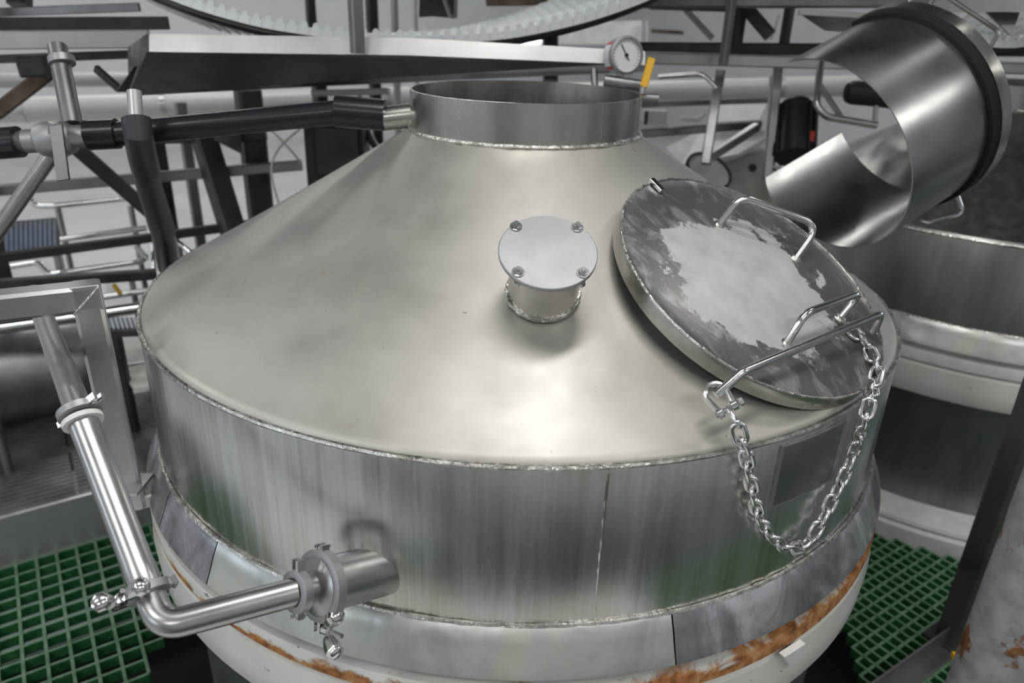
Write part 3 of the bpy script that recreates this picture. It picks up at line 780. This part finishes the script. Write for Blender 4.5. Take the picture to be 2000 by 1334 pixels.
part('under_beam', sq((-80, 118, 2.5), (262, 106, 2.5), 16), MAT['dark_frame'], cf)

bed = part('conveyor_bed', G().box((.4, 1.02, 2.50), 6.4, 1.5, .12), MAT['underside'], cf, 'dark conveyor bed over the tanks', smooth=0)  # unseen bed, added to shade the cone and the second tank
for x in (-2.6, -1.0, .6, 2.2, 3.4):
    part('bed_hanger', G().bar((x, .4, 2.56), (x, .4, ZC), .05, .05), MAT['frame'], cf); part('bed_hanger', G().bar((x, 1.6, 2.56), (x, 1.6, ZC), .05, .05), MAT['frame'], cf)

def belt(name_label, pts, dep, n, width=.42, tooth=True, xdir=None):
    ext = xdir or B_
    c = bezier([P(x, y, d) for x, y, d in pts], 16); a = [0.]
    for i in range(1, len(c)): a.append(a[-1]+(c[i]-c[i-1]).length)
    def f(s):
        for i in range(1, len(a)):
            if a[i] >= s: return c[i-1].lerp(c[i], (s-a[i-1])/max(1e-9, a[i]-a[i-1]))
        return c[-1]
    t = thing('modular_belt', name_label, 'conveyor belt', f(a[-1]/2), 'sagging white conveyor belts')
    nn_ = 40; pr_ = [f(a[-1]*k/nn_)-UP*.024+ext*.02 for k in range(nn_+1)]
    part('wear_strip', G().tube(pr_, .014, 8), MAT['dark_frame'], t, 'dark guide strip under the belt edge')
    step = a[-1]/n
    g = G().box((0, 0, -.004), step*.98, .010, .022).box((0, width/2, -.001), step*.98, width, .007)
    for j in range(1, 9): g.box((0, width*j/9, .004), step*.7, .012, .008)
    # rounded tooth standing on the near edge
    g.prism([(-step*.30, -.004, .006), (step*.30, -.004, .006), (step*.22, -.004, .017), (step*.08, -.004, .022), (-step*.08, -.004, .022), (-step*.22, -.004, .017)], (0, .012, 0))
    me = mesh('belt_link', g, 0); me.materials.append(MAT['belt'])
    for k in range(n):
        p, q = f(k*step), f((k+1)*step-1e-6); x = (q-p).normalized(); y = (ext-x*ext.dot(x)).normalized(); z = x.cross(y)
        m = Matrix.Identity(4); o_ = (p+q)/2-t.location
        for i in range(3): m[i][0] = x[i]; m[i][1] = y[i]; m[i][2] = z[i]; m[i][3] = o_[i]
        o = bpy.data.objects.new('belt_link', me); COL.objects.link(o); o.parent = t; o.matrix_local = m
    return t
belt('white toothed conveyor belt sagging in a wide curve over the drip tray', [(120, -110, 2.2), (330, -12, 2.2), (480, 36, 2.2), (600, 58, 2.2), (720, 71, 2.2), (860, 74, 2.2), (980, 66, 2.2), (1090, 46, 2.2), (1190, 18, 2.2), (1290, -22, 2.2), (1420, -90, 2.2)], 2.2, 58)
belt('white toothed conveyor belt sagging over the second tank', [(1780, -40, 2.5), (1850, 40, 2.5), (1900, 72, 2.5), (1950, 84, 2.5), (2010, 80, 2.5), (2080, 55, 2.5)], 2.5, 14)

# ------------------------------------------------------------------ steel frames behind, left of the neck
fr = thing('support_frame', 'dark square tube support frame with braces behind the left shoulder of the tank', 'frame', drop(480, 500, 2.75))
def leg(x, y, d, w, m, par, nm='post', ytop=None):
    p = P(x, y, d); part(nm, G().bar(V((p.x, p.y, -.03)), p, wpx(w, d), wpx(w, d), A_), m, par)
leg(483, 175, 2.75, 46, MAT['dark_frame'], fr)
leg(352, 200, 2.9, 20, MAT['frame'], fr)
part('brace', sq((398, 268, 2.72), (470, 500, 2.72), 42), MAT['dark_frame'], fr)
part('gusset', G().prism([P(395, 262, 2.7), P(470, 262, 2.7), P(470, 300, 2.7)], V((0, .01, 0))), MAT['dark_frame'], fr, smooth=0)
part('rail', sq((-60, 376, 2.6), (590, 322, 2.8), 20), MAT['frame'], fr)
part('rail', sq((-60, 512, 2.45), (500, 436, 2.8), 17), MAT['dark_frame'], fr)
part('rail', sq((-60, 560, 2.3), (306, 535, 2.5), 20), MAT['dark_frame'], fr)
part('brace', sq((145, 285, 2.4), (290, 412, 2.6), 28), MAT['dark_frame'], fr)
leg(-40, 360, 2.55, 30, MAT['dark_frame'], fr)
leg(308, 270, 2.95, 22, MAT['dark_frame'], fr)
leg(624, 150, 2.85, 22, MAT['dark_frame'], fr)
part('head_rail', sq((300, 268, 2.7), (520, 262, 2.76), 24), MAT['dark_frame'], fr)
pd = thing('polished_strut', 'polished round diagonal strut below the ball valve', 'strut', drop(0, 450, 1.9))
part('tube', rd([(102, 300, 1.9), (-60, 530, 1.9)], 30, seg=18), MAT['polish'], pd)
part('top_flange', rd([(106, 294, 1.9), (98, 306, 1.9)], 40, seg=18), MAT['frame'], pd)

# stair railings, bright tubes
for lab, d, pts in (('upper bright tubular guard rail with bent end beyond the dark rails', 3.0, [[(58, 388, 3.0), (70, 402, 3.0), (110, 402, 3.0), (250, 387, 3.05), (292, 424, 2.9), (300, 540, 2.9)], [(120, 468, 3.0), (288, 445, 3.02)]]),
                    ('lower bright tubular guard rail behind the square tube frame', 2.9, [[(-40, 530, 2.9), (75, 512, 2.9), (95, 536, 2.9), (120, 533, 2.9), (292, 508, 2.95), (268, 484, 3.05)], [(150, 588, 2.9), (300, 566, 2.9)]])):
    t = thing('guard_rail', lab, 'railing', drop(160, pts[0][0][1], d), 'bright guard rails')
    for q in pts: part('rail', rd(q, 12, .04, 12), MAT['bright'], t)
    for x in (112, 255):
        y = pts[0][2][1]; p = P(x, y, d); part('stanchion', G().tube([p, V((p.x, p.y, -.03))], wpx(12, d)/2, 12), MAT['polish'], t)
t = thing('guard_rail', 'short bright rail end sticking out beyond the tank shoulder', 'railing', drop(368, 488, 2.75), 'bright guard rails')
part('rail', rd([(346, 470, 2.75), (384, 503, 2.75)], 12), MAT['bright'], t)
p = P(348, 472, 2.75); part('stanchion', G().tube([p, V((p.x, p.y, ZP))], wpx(12, 2.75)/2, 12), MAT['polish'], t)

# ribbed conveyor panels low on the left
rb = thing('ribbed_guard', 'blue grey ribbed conveyor guard panel behind the guard rails', 'guard', drop(60, 480, 3.3))
o0, o1 = P(-60, 440, 3.3), P(115, 425, 3.45)
part('backing', G().prism([o0, o1, P(115, 500, 3.3), P(-60, 520, 3.15)], V((0, .01, 0))), MAT['dark_frame'], rb, smooth=0)
for k in range(18):
    s = (k+.5)/18; a, b = P(-60, 445, 3.29).lerp(P(112, 430, 3.44), s), P(-60, 516, 3.14).lerp(P(112, 496, 3.29), s)
    part('rib', G().bar(a, b, .012, .012, V((0, -1, .3))), MAT['blue'], rb)
for s in (0, 1):
    a = P(-60, 516, 3.16).lerp(P(112, 496, 3.31), s); part('leg', G().bar(V((a.x, a.y, -.03)), a, .03, .03), MAT['frame'], rb)
rb = thing('ribbed_guard', 'small blue grey ribbed belt section between square post and tank', 'guard', drop(252, 630, 2.55))
for k in range(10):
    x = 212+k*9; part('rib', G().bar(P(x, 622, 2.6), P(x+6, 642, 2.5), .009, .009), MAT['blue'], rb)
part('side_rail', sq((200, 652, 2.5), (320, 646, 2.5), 14), MAT['dark_frame'], rb)
a = P(225, 650, 2.5); part('leg', G().bar(V((a.x, a.y, ZP)), a, .03, .03), MAT['dark_frame'], rb)
yt = thing('yellow_guard_bar', 'small yellow bar behind the square post beside a white panel', 'bar', drop(228, 566, 2.85))
part('bar', sq((222, 556, 2.85), (236, 575, 2.85), 7), MAT['yellow'], yt)
part('white_panel', G().prism([P(206, 554, 2.9), P(222, 554, 2.9), P(238, 580, 2.9), P(208, 580, 2.9)], V((0, .01, 0))), MAT['white'], yt, smooth=0)

# black control box with thin cables
cb = thing('control_box', 'black control box fixed to a post behind the tank shoulder', 'box', drop(670, 290, 2.75))
bc = P(668, 290, 2.75)
part('case', G().box(bc, wpx(98, 2.75), .12, wpx(110, 2.75)), MAT['motor'], cb)
part('lid', G().box(bc-V((0, .065, -.0)), wpx(80, 2.75), .012, wpx(86, 2.75)), MAT['dark_frame'], cb)
part('mounting_post', G().bar(V((bc.x-.12, bc.y+.02, -.03)), P(607, 230, 2.75), .05, .05), MAT['dark_frame'], cb)
for pts in ([(525, 250, 2.6), (560, 285, 2.6), (590, 320, 2.65)], [(588, 250, 2.6), (545, 290, 2.6), (530, 335, 2.62), (545, 400, 2.65)]):
    part('cable', G().tube(bezier([P(*p) for p in pts], 6), .004, 8), MAT['cream'], cb)
part('hanger_strap', G().tube(bezier([P(700, 190, 2.75), P(718, 235, 2.75), P(722, 265, 2.75), P(738, 290, 2.75), P(752, 285, 2.75)], 6), .014, 8), MAT['frame'], fr)
part('strap_rail', sq((610, 182, 2.82), (760, 178, 2.75), 12), MAT['frame'], fr)

# ------------------------------------------------------------------ white clad pipes across the back
ip = thing('clad_pipe', 'thick white clad pipe crossing behind the neck at rim height', 'pipe', P(900, 195, 4.2))
part('pipe_run', rd([(-300, 224, 3.6), (2300, 150, 5.0)], 42, seg=28), MAT['insul'], ip)
for x in (-40, 180, 560, 1330, 1500):
    s = (x+300)/2600; p = P(-300, 224, 3.6).lerp(P(2300, 150, 5.0), s)
    ax_ = (P(2300, 150, 5.0)-P(-300, 224, 3.6)).normalized()
    part('joint_band', G().lathe([(.058, -.012), (.066, -.012), (.066, .012), (.058, .012)], 28, p, ax_, closed=True), MAT['tray'], ip)
ip = thing('clad_pipe', 'thinner white clad pipe running under the conveyor side beam', 'pipe', P(100, 155, 3.2))
part('pipe_run', rd([(-200, 160, 3.1), (700, 150, 3.8)], 26, seg=24), MAT['insul'], ip)

# ------------------------------------------------------------------ overhead frame right of the neck
of = thing('overhead_gantry', 'grey steel gantry with two long beams passing behind the gauge', 'gantry', P(1500, 110, 2.6))
part('dark_beam', sq((1235, 94, 2.7), (2150, 100, 2.9), 22), MAT['dark_frame'], of)
part('pale_beam', sq((930, 104, 2.55), (2150, 138, 2.75), 22), MAT['tray'], of)
part('top_beam', sq((1260, -4, 2.6), (2200, -8, 2.3), 40), MAT['frame'], of)
part('dark_top_beam', sq((1270, 8, 2.75), (1470, 14, 2.75), 20), MAT['dark_frame'], of)
riser(1412, 128, 2.55, 15, MAT['frame'], of, 2.44)
riser(2120, 100, 2.8, 20, MAT['frame'], of, 2.44)
riser(1436, 94, 2.74, 20, MAT['dark_frame'], of, 2.44)
part('brace', sq((1462, 20, 2.7), (1505, 70, 2.7), 24), MAT['dark_frame'], of)
part('brace', sq((1338, 18, 2.9), (1392, 76, 2.9), 12), MAT['tray'], of)
riser(1530, 92, 2.76, 16, MAT['dark_frame'], of, 2.44)
part('brace', sq((1505, 78, 3.2), (1522, 30, 3.2), 6), MAT['tray'], of)
part('post', sq((1520, 128, 2.75), (1498, 350, 2.75), 17), MAT['frame'], of)
part('post', sq((1407, 140, 2.75), (1378, 320, 2.75), 19), MAT['frame'], of)
part('cross_rail', sq((1240, 262, 2.85), (1485, 243, 2.95), 15), MAT['frame'], of)
part('cross_rail', sq((1240, 205, 3.0), (1500, 196, 3.1), 10), MAT['frame'], of)
part('brace', sq((1385, 308, 2.8), (1478, 248, 2.85), 16), MAT['frame'], of)
part('column', sq((1075, 30, 2.75), (1075, 160, 2.75), 28), MAT['dark_frame'], of)
for x in (1300, 1560):
    p = P(x, 120, 2.75); 
of2 = thing('conveyor_end_plate', 'pale angled end plates of the overhead conveyor beside the chute', 'plate', P(1660, 40, 2.3))
part('lip', sq((1560, 24, 2.1), (1745, 34, 2.1), 10), MAT['tray'], of2)
part('skirt_plate', G().prism([P(1560, 26, 2.12), P(1745, 38, 2.12), P(1700, 66, 2.25), P(1610, 60, 2.25)], UP*.006), MAT['frame'], of2, smooth=0)
part('triangle_plate', G().prism([P(1925, 22, 2.2), P(1992, 24, 2.2), P(1975, 70, 2.2)], V((0, .01, 0))), MAT['frame'], of2, smooth=0)
part('top_plate', G().prism([P(1820, 25, 2.15), P(2060, 22, 2.15), P(2060, -6, 2.15), P(1820, -6, 2.15)], V((0, .01, 0))), MAT['frame'], of2, smooth=0)

# machine parts seen above the belt
for lab, x, w, dd, m in (('dark steel column above the belt beside a bright strip', 610, 17, 3.3, 'dark_frame'), ('dark steel column above the belt next to the hanger post', 728, 20, 3.3, 'dark_frame'), ('slim pale column above the belt', 772, 12, 3.3, 'tray'), ('slim white column above the belt near the dark box', 812, 8, 3.3, 'white')):
    a, b = P(x, -160, dd), P(x, 60, dd)
    solo('machine_column', G().bar(V((b.x, b.y, -.03)), V((b.x, b.y, a.z)), wpx(w, dd), wpx(w, dd), A_), MAT[m], lab, 'column', 'columns above the belt')
mb = thing('drive_box', 'dark drive box hanging over the belt with a slanted bracket', 'box', P(850, 20, 2.75))
part('case', G().prism([P(820, -30, 2.7), P(888, -30, 2.7), P(886, 36, 2.7), P(845, 32, 2.7), P(818, 34, 2.7)], V((0, .15, 0))), MAT['dark_frame'], mb, smooth=0)
part('bracket', sq((862, -20, 2.66), (880, 32, 2.66), 8), MAT['frame'], mb)
part('shroud', G().prism([P(945, -30, 2.65), P(1130, -30, 2.65), P(1125, 10, 2.65), P(950, 12, 2.65)], V((0, .1, 0))), MAT['rusty'], mb, smooth=0)
wp = thing('wall_panel', 'pale cladding panel behind the gauge above the dark beam', 'panel', P(1180, 65, 4.5))
part('panel', G().prism([P(1092, 45, 4.5), P(1265, 40, 4.5), P(1265, 88, 4.5), P(1092, 86, 4.5)], V((0, .03, 0))), MAT['white'], wp, smooth=0)
part('edge_strip', sq((1258, 38, 4.45), (1258, 90, 4.45), 8), MAT['frame'], wp)
part('slot', sq((1272, 60, 4.4), (1335, 64, 4.4), 8), MAT['rusty'], wp)

# ------------------------------------------------------------------ gauge and yellow-handled valve
gd = 1.95; gc = P(1222, 108, gd); gn = V((.36, -.90, .12)).normalized()
ga = thing('pressure_gauge', 'round white pressure gauge with red and white side label behind the neck', 'gauge', P(1213, 168, gd))
gr_ = .0455
part('case', G().lathe([(0, -.045), (gr_*.95, -.045), (gr_, -.04), (gr_, -.004), (gr_*1.06, -.004), (gr_*1.06, .008), (gr_*.93, .010), (gr_*.92, .004)], 48, gc, gn), MAT['satin'], ga)
dl = part('dial', G().lathe([(0, .003), (gr_*.93, .003)], 48, gc, gn), MAT['dial'], ga, 'white dial face')
gx = UP.cross(gn).normalized(); gy = gn.cross(gx)
for k in range(21):
    t = math.radians(-45+k*13.5); e = gx*math.cos(t)+gy*math.sin(t)
    part('tick', G().bar(gc+e*gr_*.74+gn*.0035, gc+e*gr_*.86+gn*.0035, .0012, .0006, gn), MAT['black'], dl)
part('needle', G().bar(gc-(gx*.5-gy*.85)*gr_*.35*-1+gn*.005, gc+(gx*-.5+gy*.85)*gr_*.7+gn*.005, .0024, .001, gn), MAT['black'], ga)
part('needle_hub', G().lathe([(0, .007), (.005, .007), (.005, .003)], 12, gc, gn), MAT['black'], ga)
x0 = (-gx); 
part('side_label', G().lathe([(gr_+.0008, -.038), (gr_+.0008, -.008)], 16, gc, gn, x0=x0, a0=-.62, a1=.62), MAT['dial'], ga, 'white label')
for a0, a1 in ((-.86, -.62), (.62, .86)):
    part('label_end', G().lathe([(gr_+.0008, -.038), (gr_+.0008, -.008)], 5, gc, gn, x0=x0, a0=a0, a1=a1), MAT['red'], ga, 'red label end')
part('stem', G().tube([gc-UP*.04-gn*.02, gc-UP*.085-gn*.02, gc-UP*.088-gn*.02, gc-UP*.11-gn*.02], [.010, .010, .016, .016], 12), MAT['bright'], ga)
part('tee', rd([(1180, 158, 1.97), (1250, 168, 1.97)], 24, seg=14), MAT['frame'], ga)
part('elbow', rd([(1160, 135, 2.0), (1162, 172, 2.0)], 14, seg=12), MAT['frame'], ga)
vv = thing('lever_valve', 'small valve with upright yellow lever beside the pressure gauge', 'valve', P(1256, 188, 1.9))
part('lever_grip', G().bar(P(1273, 114, 1.9), P(1257, 170, 1.9), wpx(15, 1.9), .008, V((0, -1, 0)), .3), MAT['yellow'], vv, 'yellow plastic grip')
part('lever_stem', sq((1257, 168, 1.9), (1254, 184, 1.9), 6), MAT['frame'], vv)
part('valve_body', rd([(1225, 190, 1.95), (1285, 194, 1.95)], 22, seg=14), MAT['frame'], vv)
part('feed_pipe', rd([(1285, 150, 2.3), (1372, 144, 2.3), (1400, 172, 2.3)], 9, .05), MAT['bright'], vv)

# ------------------------------------------------------------------ machinery behind, right of the neck
wh = thing('white_hopper', 'pale sloping hopper machine behind the right shoulder of the tank', 'machine', drop(1500, 350, 3.3))
wb = [P(1395, 330, 3.3), P(1440, 300, 3.4), P(1500, 296, 3.4), P(1512, 400, 3.3), P(1500, 560, 3.2), P(1400, 520, 3.2)]
part('hopper_side', G().prism(wb, V((0, .35, 0))), MAT['cream'], wh, smooth=0)
part('sloping_top', G().prism([P(1300, 296, 3.3), P(1370, 262, 3.5), P(1520, 262, 3.5), P(1440, 310, 3.25), P(1330, 330, 3.2)], UP*.02), MAT['white'], wh, smooth=0)
part('upper_flap', G().prism([P(1388, 246, 3.4), P(1402, 208, 3.6), P(1500, 202, 3.6), P(1482, 240, 3.4)], UP*.015), MAT['white'], wh, smooth=0)
for x, y in ((1420, 500), (1485, 500)):
    a = P(x, y, 3.25); part('leg', G().bar(V((a.x, a.y+.1, -.03)), a+V((0, .1, 0)), .06, .06), MAT['frame'], wh)
part('knob', G().lathe([(0, 0), (.018, 0), (.018, .02), (0, .02)], 14, P(1468, 328, 3.36), V((0, -1, .2))), MAT['dark_frame'], wh)
part('panel_box', sq((1262, 226, 3.0), (1292, 226, 3.0), 26), MAT['tray'], wh)

mt = thing('drive_motor', 'black finned drive motor with small red terminal standing behind the tank', 'motor', P(1553, 315, 2.75))
mc0, mc1 = P(1556, 204, 2.78), P(1550, 308, 2.72)
part('motor_body', G().tube([mc0, mc0.lerp(mc1, .06), mc0.lerp(mc1, .07), mc1], [.055, .06, .068, .068], 24), MAT['motor'], mt)
mx = (mc1-mc0).normalized()
for k in range(14):
    t = 2*PI*k/14; e = V((math.cos(t), math.sin(t), 0)); e = (e-mx*e.dot(mx)).normalized()
    part('cooling_fin', G().bar(mc0.lerp(mc1, .12)+e*.07, mc1+e*.07, .005, .016, e), MAT['motor'], mt)
part('terminal', G().box(P(1584, 266, 2.68), .018, .018, .035), MAT['red'], mt, 'red terminal')
part('base_bracket', rd([(1508, 150, 2.8), (1502, 300, 2.8), (1512, 332, 2.8), (1585, 342, 2.8)], 12, .05), MAT['polish'], mt)
part('mount_arm', sq((1500, 283, 2.76), (1530, 288, 2.74), 12), MAT['frame'], mt)
lp = thing('guard_loop', 'bent round steel guard tube right of the black motor', 'rail', P(1640, 240, 3.0))
part('tube', rd([(1604, 112, 2.65), (1594, 205, 2.6), (1612, 228, 2.6), (1712, 245, 2.6)], 14, .07), MAT['polish'], lp)
part('stay', sq((1600, 165, 2.62), (1645, 232, 2.6), 9), MAT['frame'], lp)
part('roller', G().tube([P(1650, 181, 2.6), P(1654, 181, 2.6), P(1664, 181, 2.6), P(1712, 184, 2.6), P(1760, 190, 2.6)], [.015, .032, .040, .042, .042], 20), MAT['rubber'], lp, 'black rubber roller')
part('roller_pin', sq((1712, 186, 2.6), (1708, 246, 2.6), 8), MAT['frame'], lp)
sc, sn = P(1384, 335, 3.1), V((.25, -.55, .8)).normalized()
sl = part('sight_lid', G().lathe([(0, .002), (.094, .002), (.094, -.004), (0, -.004)], 40, sc, sn), MAT['glass'], wh, 'round clear sight lid')
part('lid_ring', G().lathe([(.092, -.007), (.104, -.007), (.104, .007), (.092, .007)], 40, sc, sn, closed=True), MAT['motor'], sl)
part('clamp_screw', G().lathe([(0, .024), (.009, .024), (.009, 0)], 10, P(1390, 312, 3.1), sn), MAT['bright'], sl)
part('sight_neck', G().lathe([(.088, -.004), (.088, -.35)], 32, sc, sn), MAT['tray'], wh)
ml = thing('junction_box', 'small pale junction box under the overhead beam right of the neck', 'box', P(1280, 230, 3.0))
part('case', G().box(P(1278, 228, 2.9), .09, .06, .05), MAT['tray'], ml)
part('rim', G().box(P(1262, 230, 2.86), .012, .012, .05), MAT['dark_frame'], ml)
wt_ = thing('white_lever', 'white bent lever in front of the cross rail', 'lever', P(1350, 230, 2.95))
part('arm', rd([(1328, 232, 2.9), (1365, 234, 2.9), (1376, 222, 2.9)], 9, .02), MAT['white'], wt_)

# ------------------------------------------------------------------ open tubular chute leaning over the second tank
Cr = P(1746, 226, 1.80); Cm = P(1606, 309, 1.736); ca = (Cm-Cr).normalized(); CL = (Cm-Cr).length
CRD = .2343
ch = thing('tubular_chute', 'large open stainless chute tube with black gasket ring and rod handles', 'chute', Cr)
top_t = P(1592, 108, 1.736)-Cm; cx = (top_t-ca*top_t.dot(ca)).normalized(); cy = ca.cross(cx)
# which way round is towards the camera side
lt = P(1490, 372, 1.736)-Cm; tl = math.atan2(lt.dot(cy), lt.dot(cx))
sgn = 1 if tl < 0 else -1
# wall runs from the top edge, round by the right and below, to the left edge
span = 2*PI-abs(tl)
g = G(); ns, nl_ = 72, 10
def cpt(t, s, r): return Cr+ca*s+(cx*math.cos(t)+cy*math.sin(t))*r
vo = []
for i in range(ns+1):
    t = sgn*span*i/ns
    e = min(i, ns-i)/ns; cut = .05*max(0, 1-e/.06)**2
    vo.append([cpt(t, -.056+(CL+.056)*k/nl_*(1-cut), CRD) for k in range(nl_+1)])
vi = [[cpt(sgn*span*i/ns, -.056+(CL+.056)*k/nl_*(1-(.05*max(0, 1-(min(i, ns-i)/ns)/.06)**2)), CRD-.003) for k in range(nl_+1)] for i in range(ns+1)]
vs = [p for r in vo for p in r]+[p for r in vi for p in r]; n0 = (ns+1)*(nl_+1); ix = lambda i, k: i*(nl_+1)+k
fs = []
for i in range(ns):
    for k in range(nl_):
        fs.append((ix(i, k), ix(i+1, k), ix(i+1, k+1), ix(i, k+1))); fs.append((n0+ix(i, k), n0+ix(i, k+1), n0+ix(i+1, k+1), n0+ix(i+1, k)))
    fs.append((ix(i, nl_), ix(i+1, nl_), n0+ix(i+1, nl_), n0+ix(i, nl_)))
for i in (0, ns):
    for k in range(nl_): fs.append((ix(i, k), ix(i, k+1), n0+ix(i, k+1), n0+ix(i, k)))
g.add(vs, fs)
part('chute_tube', g, MAT['polish'], ch, 'polished open tube')
part('gasket', G().lathe([(CRD+.0005, .004), (CRD+.010, .004), (CRD+.010, -.022), (CRD+.0005, -.022)], 96, Cr, ca, x0=cx, a0=0 if sgn > 0 else -span, a1=span if sgn > 0 else 0, closed=True), MAT['rubber'], ch, 'black gasket ring')
part('end_ring', G().lathe([(CRD+.0005, -.023), (CRD+.013, -.023), (CRD+.013, -.055), (CRD+.0005, -.055)], 96, Cr, ca, x0=cx, a0=0 if sgn > 0 else -span, a1=span if sgn > 0 else 0, closed=True), MAT['neck'], ch, 'steel end ring')
def ch_handle(f0, f1, t0, t1, d0, d1):
    pts = [P(*f0, d0), P(*t0, d1), P(*t1, d1), P(*f1, d0)]
    part('handle', G().tube(fillet(pts, .02, 6), .0052, 10), MAT['bright'], ch)
ch_handle((1802, 36), (1917, 122), (1832, -18), (1952, 62), 1.83, 1.78)
ch_handle((1866, 372), (1800, 432), (1882, 418), (1812, 436), 1.86, 1.86)
hk = G().tube([P(1775, 30, 1.84), P(1775, -25, 1.86)], .006, 10); part('hook', hk, MAT['frame'], ch)

# ------------------------------------------------------------------ posts on the right
pb = onZ(1852, 1250, 0)
rp = thing('square_post', 'dark square steel post standing on the green grating right of the tank', 'post', pb)
part('post', G().bar(pb, pb+UP*2.6, .058, .058, A_), MAT['postgrey'], rp)
part('foot_plate', G().box(pb+UP*.005, .1, .1, .01, (A_, B_, UP)), MAT['dark_frame'], rp)
cb_ = P(1930, 1334, 1.5); cb_.z = 0
rc = thing('pipe_column', 'thick grey painted pipe column with peeling rust at the grating edge', 'column', cb_)
part('column', G().tube([cb_-UP*.02, cb_+UP*.4, cb_+UP*.9, cb_+UP*2.6], .068, 32), MAT['peel'], rc)
part('yellow_tag', G().box(onZ(1864, 1280, .05), .012, .012, .015), MAT['yellow'], rc)
ka, kb = onZ(1707, 1331, .066), onZ(1879, 1208, .066); ka.z = kb.z = 0
kp = thing('kick_plate', 'low steel angle kick plate laid across the green grating', 'kick plate', (ka+kb)/2)
part('upright', G().bar(ka+UP*.034-(kb-ka)*.8, kb+UP*.034, .006, .064, UP), MAT['frame'], kp)
part('flange', G().bar(ka+UP*.005-(kb-ka)*.8-B_*.02, kb+UP*.005-B_*.02, .04, .006, UP), MAT['frame'], kp)
